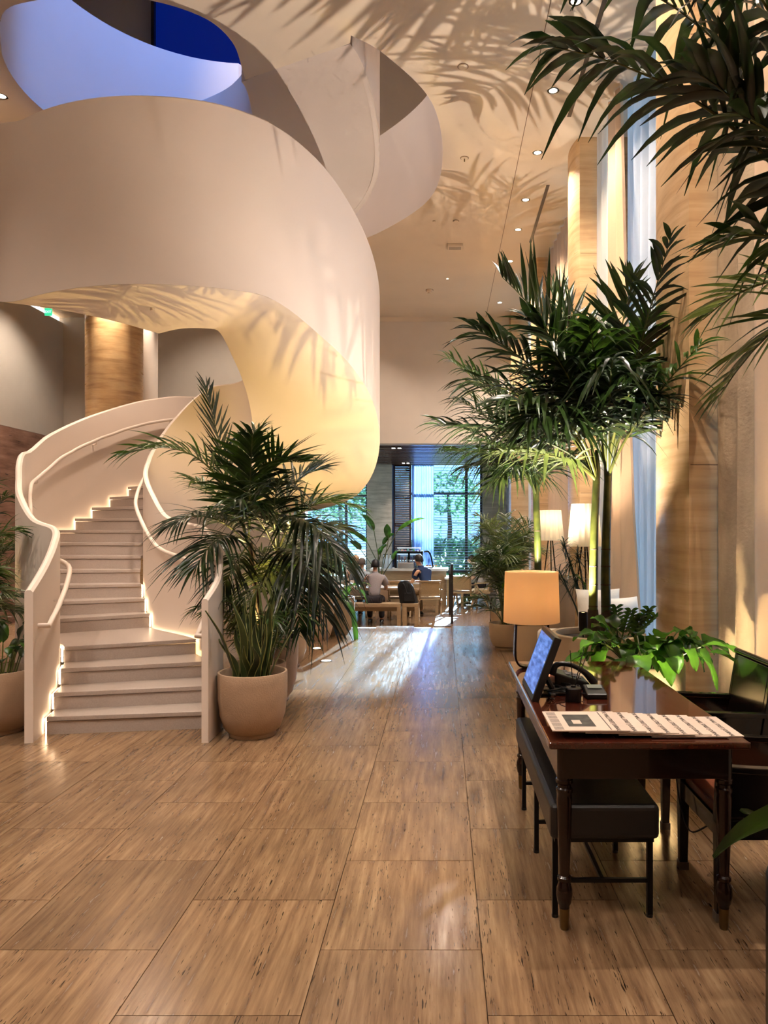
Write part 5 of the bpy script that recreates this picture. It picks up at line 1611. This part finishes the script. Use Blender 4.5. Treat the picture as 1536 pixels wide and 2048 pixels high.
def v_chair(label, wo=OAK):
    """cane chair with V-shaped legs, facing +Y, origin on the floor"""
    e = empty('cane_chair', (0, 0, 0), label, 'chair', 'cane chairs with V-shaped legs in the cafe')
    W2 = .25
    for s in (-1, 1):
        x = s * W2
        MB().bar((x, -.24, 0), (x, -.02, .40), .05, .035, up=(1, 0, 0)).build('leg', wo, e)
        MB().bar((x, .24, 0), (x, .04, .40), .05, .035, up=(1, 0, 0)).build('leg', wo, e)
        MB().bar((x, -.27, .36), (x, .25, .41), .06, .04, up=(1, 0, 0)).build('side_rail', wo, e)
        MB().bar((x * .94, -.20, .38), (x * .94, -.30, .84), .045, .03, up=(1, 0, 0)).build('back_post', wo, e)
        MB().bar((x * 1.02, -.26, .62), (x * 1.02, .14, .60), .045, .03).build('armrest', wo, e)
        MB().bar((x * 1.02, .02, .40), (x * 1.02, .11, .60), .04, .03, up=(1, 0, 0)).build('arm_support', wo, e)
    MB().bar((-W2 * .94, -.297, .82), (W2 * .94, -.297, .82), .04, .035).build('top_rail', wo, e)
    MB().bar((-W2 * .94, -.225, .50), (W2 * .94, -.225, .50), .04, .035).build('lower_rail', wo, e)
    MB().hexa([(-.21, -.235, .51), (.21, -.235, .51), (.21, -.222, .51), (-.21, -.222, .51), (-.21, -.300, .81), (.21, -.300, .81), (.21, -.287, .81), (-.21, -.287, .81)]).build('cane_back', CANE, e)
    MB().box(-W2, W2, .22, .26, .385, .425).build('front_rail', wo, e)
    MB().box(-W2 + .02, W2 - .02, -.23, .23, .40, .425).build('cane_seat', CANE, e)
    MB().box(-W2 + .03, W2 - .03, -.21, .21, .425, .465).build('seat_cushion', WHITEM, e, bevel=.015)
    return e
vc = v_chair('cane-backed chair on which the man in navy sits, its back to the camera')
vc2 = copy_tree(vc); vc2['label'] = 'cane chair half hidden behind the black backpack'
vc3 = copy_tree(vc); vc3['label'] = 'bluish lit cane chair near the window, drawn up to the right-hand table'
vc.location = (-.30, 17.2, ZC); vc.rotation_euler = (0, 0, .10)
vc2.location = (-.97, 17.2, ZC); vc2.rotation_euler = (0, 0, -.05)
vc3.location = (.56, 18.85, ZC); vc3.rotation_euler = (0, 0, -.35)

# dark handrail post at the foot of the ramp
hp_ = empty('handrail_post', (.165, 16.9, ZC), 'flat dark handrail post standing at the ramp edge', 'post')
MB().box(.13, .20, 16.6, 17.0, ZC + .0, ZC + .03).build('foot_plate', FRAMEM, hp_)
MB().box(.14, .19, 16.70, 16.80, ZC + .03, ZC + 1.02).build('post', FRAMEM, hp_, bevel=.005)
MB().bar((.165, 16.78, ZC + 1.0), (.165, 13.0, .96), .05, .03).build('rail', FRAMEM, hp_)
MB().box(.145, .185, 13.0, 13.08, -.06, .96).build('post', FRAMEM, hp_)
# backpack
bk = empty('backpack', (-.66, 15.65, ZC + .46), 'black backpack standing on the oak stool', 'bag')
rr = []
for i in range(8):
    t = i / 7; zz = ZC + .462 + .46 * t
    rx = .19 * (1 - .15 * t) * (1 if t < .8 else 1 - (t - .8) * 2.6); ry = .11 * (1 - .25 * t)
    rr.append([(-.70 - .10 * t + rx * (abs(math.cos(2 * PI * k / 16)) ** .7) * (1 if math.cos(2 * PI * k / 16) > 0 else -1), 15.66 + ry * math.sin(2 * PI * k / 16), zz) for k in range(16)])
CANVAS = mat('black_canvas', srgb(20, 20, 22), .8, var=.2, scale=40, bump=.3)
MB().loft(rr).build('body', CANVAS, bk, smooth=60)
MB().box(-.80, -.60, 15.515, 15.56, ZC + .50, ZC + .68).build('front_pocket', CANVAS, bk, bevel=.015)
for dx in (-.05, .08):
    MB().tube(catmull([(-.78 + dx, 15.60, ZC + .88), (-.74 + dx, 15.52, ZC + .84), (-.68 + dx, 15.53, ZC + .62), (-.66 + dx, 15.56, ZC + .50)], 5), .014, 6).build('strap', CANVAS, bk, smooth=60)
# cups and small things on tables
CUPW = mat('paper_cup', srgb(236, 230, 220), .6)
def cup(x, y, z, label, r=.04, h=.11, m=CUPW):
    e = empty('cup', (x, y, z), label, 'cup', 'cups and bottles in the cafe')
    MB().lathe([(r * .72, .001), (r, h), (r * .93, h), (r * .68, .01)], (x, y, z), 16).build('cup_body', m, e, smooth=40)
    MB().lathe([(r * 1.06, h), (r * 1.06, h + .008), (r * .9, h + .014)], (x, y, z), 16).build('lid', WHITEM, e, smooth=40)
ct = ZC + .741
cup(at(716, 1180, 16.25).x, 16.25, ct, 'paper cup on the communal table left of the man in grey', .055, .16)
cup(at(704, 1180, 16.45).x, 16.45, ct, 'smaller cup at the left end of the communal table', .045, .11)
GLB = mat('clear_bottle', srgb(190, 206, 220), .1, var=.05)
for k, px in enumerate([768, 774, 781]):
    p = at(px, 1170, 19.75)
    e = empty('bottle', (p.x, 19.75, ZC + .96), ['left', 'middle', 'right'][k] + ' slim glass bottle on the cafe counter', 'bottle', 'cups and bottles in the cafe')
    MB().lathe([(.045, .001), (.047, .02), (.047, .22), (.02, .30), (.018, .36)], (p.x, 19.75, ZC + .96), 14).build('glass_body', GLB, e, smooth=40)
    MB().lathe([(.02, .36), (.02, .385)], (p.x, 19.75, ZC + .96), 12).build('cap', BLACKPL, e)
# counter with display fridge and pastry case
ct_ = empty('cafe_counter', (-.8, 20.0, ZC), 'cafe service counter with a pale top before the window', 'counter')
MB().box(-1.9, .15, 19.65, 20.45, ZC + .90, ZC + .96).build('counter_top', MARBLE, ct_, bevel=.006)
MB().box(-1.85, .10, 19.72, 20.40, ZC, ZC + .90).build('front_panel', OAK, ct_)
COLDIN = mat('fridge_interior', srgb(150, 170, 190), .6)
fz = empty('display_fridge', (-.72, 20.1, ZC + .96), 'black-framed display fridge with lit shelves on the counter', 'fridge')
fx0, fx1 = at(790, 0, 20.1).x, at(846, 0, 20.1).x
fz0, fz1 = ZC + .961, at(0, 1102, 20.1).z
MB().box(fx0, fx1, 20.25, 20.38, fz0, fz1).build('back', COLDIN, fz)
for x in (fx0, (fx0 + fx1) / 2 - .02, fx1 - .05): MB().box(x, x + .05, 19.92, 20.25, fz0, fz1).build('frame_post', BLACKMET, fz)
MB().box(fx0, fx1, 19.92, 20.25, fz1 - .05, fz1).build('frame_top', BLACKMET, fz, bevel=.01)
for k in range(3):
    z = fz0 + .04 + k * .17
    s_ = MB().box(fx0 + .05, fx1 - .05, 19.98, 20.24, z, z + .012).build('shelf', COLDIN, fz)
    for j in range(8):
        x = fx0 + .09 + j * .078
        MB().box(x, x + .05, 20.03, 20.12, z + .012, z + .012 + rnd.uniform(.05, .12)).build('package', mat('pack_%d_%d' % (k, j), srgb(rnd.randint(120, 230), rnd.randint(110, 200), rnd.randint(110, 220)), .6), s_)
    MB().box(fx0 + .06, fx1 - .06, 20.2, 20.22, z + .145, z + .155).build('shelf_light', glow('cold_led', (.75, .88, 1), 4), fz)
MB().box(fx0 + .05, fx1 - .05, 19.915, 19.92, fz0 + .02, fz1 - .05).build('glass_door', GLASS, fz)
pcs = empty('pastry_case', (-.25, 20.05, ZC + .96), 'curved glass pastry case to the right of the display fridge', 'display case')
cx0, cx1 = fx1 + .03, at(866, 0, 20.05).x
pr = catmull([(cx0, fz1 - .02), (cx0 + .12, fz1 - .02), (cx1 - .05, fz1 - .16), (cx1, fz0 + .02)], 5)
MB().tube([(x, 19.95, z) for x, z in pr], .02, 6).build('front_rim', BLACKMET, pcs, smooth=60)
MB().tube([(x, 20.25, z) for x, z in pr], .02, 6).build('rear_rim', BLACKMET, pcs, smooth=60)
MB().loft([[(x, 19.95, z), (x, 20.25, z)] for x, z in pr], False, False).build('curved_glass', GLASS, pcs)
MB().box(cx0, cx1, 19.95, 20.25, fz0 + .0, fz0 + .03).build('base', COLDIN, pcs)
for j in range(4): MB().ball((cx0 + .08 + j * .08, 20.08, fz0 + .06), .035, .03, .025, 8, 6).build('pastry', mat('pastry_%d' % j, srgb(196, 140, 80), .7), pcs, smooth=180)
# espresso machine
em = empty('coffee_machine', (-.95, 19.78, ZC + .96), 'low coffee machine with a row of chrome cups before the fridge', 'coffee machine')
STEEL = mat('brushed_steel', srgb(176, 172, 168), .3, metal=.9)
mx0, mx1 = at(795, 0, 19.8).x, at(828, 0, 19.8).x
MB().box(mx0, mx1, 19.70, 19.95, ZC + .961, ZC + 1.12).build('body', STEEL, em, bevel=.02)
for j in range(6):
    x = mx0 + .04 + j * (mx1 - mx0 - .08) / 5
    MB().lathe([(.022, 0), (.03, .07), (.027, .07), (.02, .005)], (x, 19.80, ZC + 1.12), 10).build('chrome_cup', STEEL, em, smooth=40)

# ================================================================== people in the cafe
SKIN = mat('skin', srgb(206, 158, 128), .5, var=.05)
SKIN2 = mat('skin_light', srgb(226, 184, 158), .5, var=.05)
def skinned(name, verts, edges, rads, m, parent, root=0, sub=2):
    me = D.meshes.new(name); me.from_pydata([tuple(v) for v in verts], edges, []); me.update()
    me.materials.append(m)
    o = D.objects.new(name, me); COL.objects.link(o)
    sk = o.modifiers.new('skin', 'SKIN'); sk.use_smooth_shade = True; sk.branch_smoothing = .6
    if not me.skin_vertices: me.skin_vertices.new() if hasattr(me.skin_vertices, 'new') else None
    for i, r in enumerate(rads):
        d = me.skin_vertices[0].data[i]
        d.radius = (r, r) if not hasattr(r, '__len__') else r
        d.use_root = (i == root)
    sb = o.modifiers.new('subsurf', 'SUBSURF'); sb.levels = sub; sb.render_levels = sub
    adopt(o, parent)
    return o

def person(label, x, y, yaw, shirt, pants, hair, seat=.46, lean=.12, skin=SKIN, arms='table', look=0.0, hairlen=0, scale=1.0, tilt=.0, group='people sitting in the cafe'):
    e = empty('person', (0, 0, 0), label, 'person', group)
    h0 = seat + .09
    fwd = lean
    P = {}
    P['pel'] = V((0, 0, h0)); P['waist'] = V((0, .02 + fwd * .25, h0 + .17)); P['chest'] = V((0, .04 + fwd * .75, h0 + .37)); P['neckb'] = V((0, .05 + fwd * 1.1, h0 + .50))
    P['neck'] = P['neckb'] + V((0, .03 + tilt * .3, .06)); hd = P['neck'] + V((0, .035 + tilt, .05))
    P['jaw'] = hd; P['mid'] = hd + V((0, -.005 + tilt * .2, .075)); P['top'] = hd + V((0, -.02, .155))
    vs, es, rs = [], [], []
    idx = {}
    def add(k, p, r, par=None):
        idx[k] = len(vs); vs.append(p); rs.append(r)
        if par is not None: es.append((idx[par], idx[k]))
    add('pel', P['pel'], (.11, .08)); add('waist', P['waist'], (.10, .065), 'pel'); add('chest', P['chest'], (.11, .07), 'waist'); add('neckb', P['neckb'], (.06, .05), 'chest')
    add('neck', P['neck'], .05, 'neckb'); add('jaw', P['jaw'], (.066, .075), 'neck'); add('mid', P['mid'], (.078, .098), 'jaw'); add('top', P['top'], (.055, .065), 'mid')
    add('nose', P['mid'] + V((0, .105, -.03)), .012, 'mid')
    for s in (-1, 1):
        n = 'R' if s > 0 else 'L'
        sh_ = P['chest'] + V((s * .185, .0, .07)); 
        if arms == 'table': el = sh_ + V((s * .05, .12, -.25)); wr = el + V((-s * .07, .22, -.02))
        elif arms == 'up': el = sh_ + V((s * .05, .16, -.22)); wr = P['jaw'] + V((s * .07, .16, -.10))
        else: el = sh_ + V((s * .04, .10, -.26)); wr = el + V((-s * .10, .20, .06))
        pm = wr + (wr - el).normalized() * .07
        add('sh' + n, sh_, .045, 'chest'); add('el' + n, el, .042, 'sh' + n); add('wr' + n, wr, .028, 'el' + n); add('pm' + n, pm, (.036, .018), 'wr' + n)
        dr_ = (wr - el).normalized(); sd = dr_.cross(UPV).normalized()
        for q in range(4):
            b_ = pm + dr_ * .03 + sd * (.027 * (q - 1.5) / 1.5)
            add('f%d' % q + n, b_ + dr_ * (.03 + .008 * (1.5 - abs(q - 1.5))) - UPV * .005, .009, 'pm' + n); add('g%d' % q + n, b_ + dr_ * .06 - UPV * .022, .0075, 'f%d' % q + n)
        add('th' + n, wr + dr_ * .04 - sd * (s * .04), .011, 'wr' + n); add('ti' + n, wr + dr_ * .075 - sd * (s * .055), .009, 'th' + n)
        hp__ = P['pel'] + V((s * .09, .02, -.02)); kn = V((s * .13, .42, seat + .06)); an = V((s * .13, .40 - .06 * s, .09)); to = an + V((0, .15, -.05))
        add('hp' + n, hp__, .085, 'pel'); add('kn' + n, kn, .06, 'hp' + n); add('an' + n, an, .038, 'kn' + n); add('to' + n, to, (.04, .025), 'an' + n)
    skinned('body', vs, es, rs, skin, e)
    # clothes as slightly larger shells
    def shell_of(name, keys, grow, m, ends={}):
        kv = []; ke = []; kr = []
        mp = {k: i for i, k in enumerate(keys)}
        for k in keys:
            kv.append(ends.get(k, vs[idx[k]])); r = rs[idx[k]]
            kr.append((r[0] + grow, r[1] + grow) if hasattr(r, '__len__') else r + grow)
        for a, b in es:
            ka = [k for k in keys if idx[k] == a]; kb = [k for k in keys if idx[k] == b]
            if ka and kb: ke.append((mp[ka[0]], mp[kb[0]]))
        return skinned(name, kv, ke, kr, m, e)
    slv = {}
    for n in 'LR': slv['el' + n] = vs[idx['sh' + n]] * .25 + vs[idx['el' + n]] * .75
    shell_of('shirt', ['pel', 'waist', 'chest', 'neckb', 'shL', 'elL', 'shR', 'elR'], .042, shirt, slv)
    shell_of('trousers', ['pel', 'hpL', 'knL', 'anL', 'hpR', 'knR', 'anR'], .022, pants)
    c_ = P['neckb'] + V((0, .015, .025))
    MB().lathe([(.075, -.02), (.068, .015), (.06, .03), (.055, .01)], c_, 16, False).build('collar', shirt, e, smooth=60)
    for s in (-1, 1):
        a = vs[idx['an' + ('R' if s > 0 else 'L')]]
        MB().loft([[(a.x + .045 * w * math.cos(2 * PI * k / 10), a.y + dy + .02 * math.sin(2 * PI * k / 10), .004 + hz * (.5 + .5 * math.sin(2 * PI * k / 10)) ) for k in range(10)] for (w, dy, hz) in ((.6, -.05, .06), (1, 0, .09), (1.05, .08, .07), (1, .15, .05), (.5, .2, .035))]).build('shoe', BLACKPL, e, smooth=60)
        er = P['mid'] + V((s * .082, -.005, -.02))
        MB().ball(er, .012, .02, .03, 8, 6).build('ear', skin, e, smooth=180)
        MB().ball(P['mid'] + V((s * .032, .085, .0)), .010, .006, .006, 8, 6).build('eye', BLACKPL, e, smooth=180)
    MB().box(P['jaw'].x - .022, P['jaw'].x + .022, P['mid'].y + .075, P['mid'].y + .088, P['mid'].z - .062, P['mid'].z - .056).build('mouth', mat('lips', srgb(150, 84, 76), .6), e)
    # hair: cap over skull, longer at the back if wanted
    hc = P['mid'] + V((0, -.018, .035)); rings = []
    for i in range(8):
        a = PI / 2 * i / 7
        rings.append([hc + V((.095 * math.cos(a) * math.cos(2 * PI * k / 16), .115 * math.cos(a) * math.sin(2 * PI * k / 16) - .01, .092 * math.sin(a) - (.075 + hairlen if math.sin(2 * PI * k / 16) < .1 else .0) * (1 - i / 7) ** 2)) for k in range(16)])
    MB().loft(rings, True, True).build('hair', hair, e, smooth=180)
    e.location = (x, y, ZC); e.rotation_euler = (0, 0, yaw); e.scale = (scale,) * 3
    return e
def fab(name, c): return mat(name, srgb(*c), .85, var=.08, scale=60, bump=.2, bscale=80)
HB = mat('hair_black', srgb(22, 16, 14), .5, var=.3, scale=60); HG = mat('hair_grey', srgb(92, 80, 72), .6, var=.3, scale=60); HBL = mat('hair_blond', srgb(186, 150, 110), .5, var=.25, scale=60)
PN = fab('dark_trousers', (38, 32, 36)); PK = fab('tan_trousers', (150, 122, 92))
person('man in a grey short-sleeved shirt seated on the oak bench, back to the camera', -1.43, 15.66, .0, fab('grey_shirt', (150, 142, 142)), PN, HB, lean=.16, tilt=.03)
person('grey-haired person in a pale shirt seated beyond the communal table', -1.93, 17.3, -.2, fab('pale_blue_shirt', (160, 170, 176)), PN, HG, lean=.1, tilt=.02, scale=.98)
person('blond woman in a sleeveless light top facing the camera at the left', -2.15, 18.75, PI, fab('peach_top', (224, 196, 180)), PN, HBL, skin=SKIN2, lean=.05, hairlen=.16, arms='up')
person('man in a navy polo shirt seated side-on at the stone table', -.33, 17.22, .85, fab('navy_polo', (28, 46, 84)), PK, HB, lean=.14, tilt=.03, seat=.48, scale=1.03)
person('man in a white shirt looking at his phone at the right-hand window table', 1.02, 19.55, 1.35, fab('white_shirt', (214, 210, 216)), PN, HB, skin=SKIN2, lean=.1, tilt=.05, arms='phone', scale=.97)
phn = at(943, 1160, 19.5)
tag(MB().box(.70, .71, 19.42, 19.49, ZC + .86, ZC + .99).build('mobile_phone', BLACKPL, bevel=.004), 'black mobile phone held by the man in white', 'phone')
vc4 = copy_tree(vc); vc4['label'] = 'cane chair at the wall carrying the man in the white shirt'
vc4.location = (1.02, 19.55, ZC); vc4.rotation_euler = (0, 0, 1.35)
vc5 = copy_tree(vc); vc5['label'] = 'cane chair under the grey-haired person'
vc5.location = (-1.93, 17.3, ZC); vc5.rotation_euler = (0, 0, -.2)
vc6 = copy_tree(vc); vc6['label'] = 'cane chair under the blond woman'
vc6.location = (-2.15, 18.75, ZC); vc6.rotation_euler = (0, 0, PI)

# ================================================================== outdoors beyond the cafe windows
GRASS = mat('lawn', srgb(96, 130, 90), .9, var=.3, scale=3)
PAVE = mat('pale_paving', srgb(206, 206, 206), .8, var=.06, scale=2)
HEDGE = leafmat('hedge_leaf', srgb(50, 84, 56), srgb(110, 150, 100), .5, .2)
gr = tag(MB().box(-30, 30, YWIN + .4, 80, -.75, -.62).build('lawn', GRASS), 'sunlit lawn outside the cafe windows', 'lawn', kind='structure')
tag(MB().box(-30, 30, 27, 34, -.62, -.60).build('paving', PAVE), 'pale garden path outside the windows', 'path', kind='structure')
def foliage(name, label, cx, cy, cz, rx, ry, rz, n, seed, cat='tree', trunk=None):
    e = empty(name, (cx, cy, -.62), label, cat, 'garden trees and hedges outside')
    r2 = random.Random(seed); mb = MB()
    for k in range(n):
        a_ = r2.uniform(0, 2 * PI); b_ = math.asin(r2.uniform(-1, 1)); q = r2.uniform(.55, 1)
        c = V((cx + rx * q * math.cos(a_) * math.cos(b_), cy + ry * q * math.sin(a_) * math.cos(b_), max(-.5, cz + rz * q * math.sin(b_))))
        s = r2.uniform(.10, .22); u = V((r2.uniform(-1, 1), r2.uniform(-1, 1), r2.uniform(-1, 1))).normalized(); w = u.orthogonal().normalized()
        mb.add([c - u * s, c + w * s * .5, c + u * s, c - w * s * .5], [(0, 1, 2, 3)])
    mb.build('foliage', HEDGE, e, kind='stuff')
    if trunk: MB().tube([(cx, cy, -.62), (cx + .1, cy, cz * .5), (cx, cy, cz)], [.16, .12, .08], 8).build('trunk', TRUNK, e)
foliage('garden_hedge', 'low clipped hedge outside below the large cafe window', 0.3, 31, .35, 3.2, .6, .9, 1500, 1, 'hedge')
foliage('garden_hedge', 'low hedge outside the left cafe window', -5.9, 31, .2, 2.4, .6, .8, 1000, 2, 'hedge')
foliage('garden_tree', 'leafy tree outside at the top of the large window', .3, 40, 3.4, 1.8, 1.4, 1.3, 420, 3, trunk=True)
foliage('garden_tree', 'tree outside at the right side of the large window', 2.9, 37, 2.6, 1.0, 1.0, 1.5, 380, 4, trunk=True)
foliage('garden_tree', 'tree outside seen through the left window', -5.5, 40, 3.2, 2.4, 1.6, 1.4, 600, 5, trunk=True)
foliage('garden_tree', 'distant row of trees closing the garden, tops raised to dapple the sun', -.5, 60, 5.5, 16, 2, 6.5, 3000, 6)  # crowns carried up out of view to dapple the sunlight indoors
tent = empty('garden_canopy', (-.6, 44, -.62), 'pale sloping canopy roof standing in the garden', 'canopy')
MB().hexa([(-4.0, 43, 2.6), (2.6, 43, 1.6), (2.6, 46, 1.6), (-4.0, 46, 2.6), (-4.0, 43, 2.7), (2.6, 43, 1.7), (2.6, 46, 1.7), (-4.0, 46, 2.7)]).build('roof', PAVE, tent)
for (x, y, z) in [(-3.8, 43.2, 2.6), (2.4, 43.2, 1.62), (-3.8, 45.8, 2.6), (2.4, 45.8, 1.62)]: MB().bar((x, y, -.62), (x, y, z), .1).build('pole', PAVE, tent)
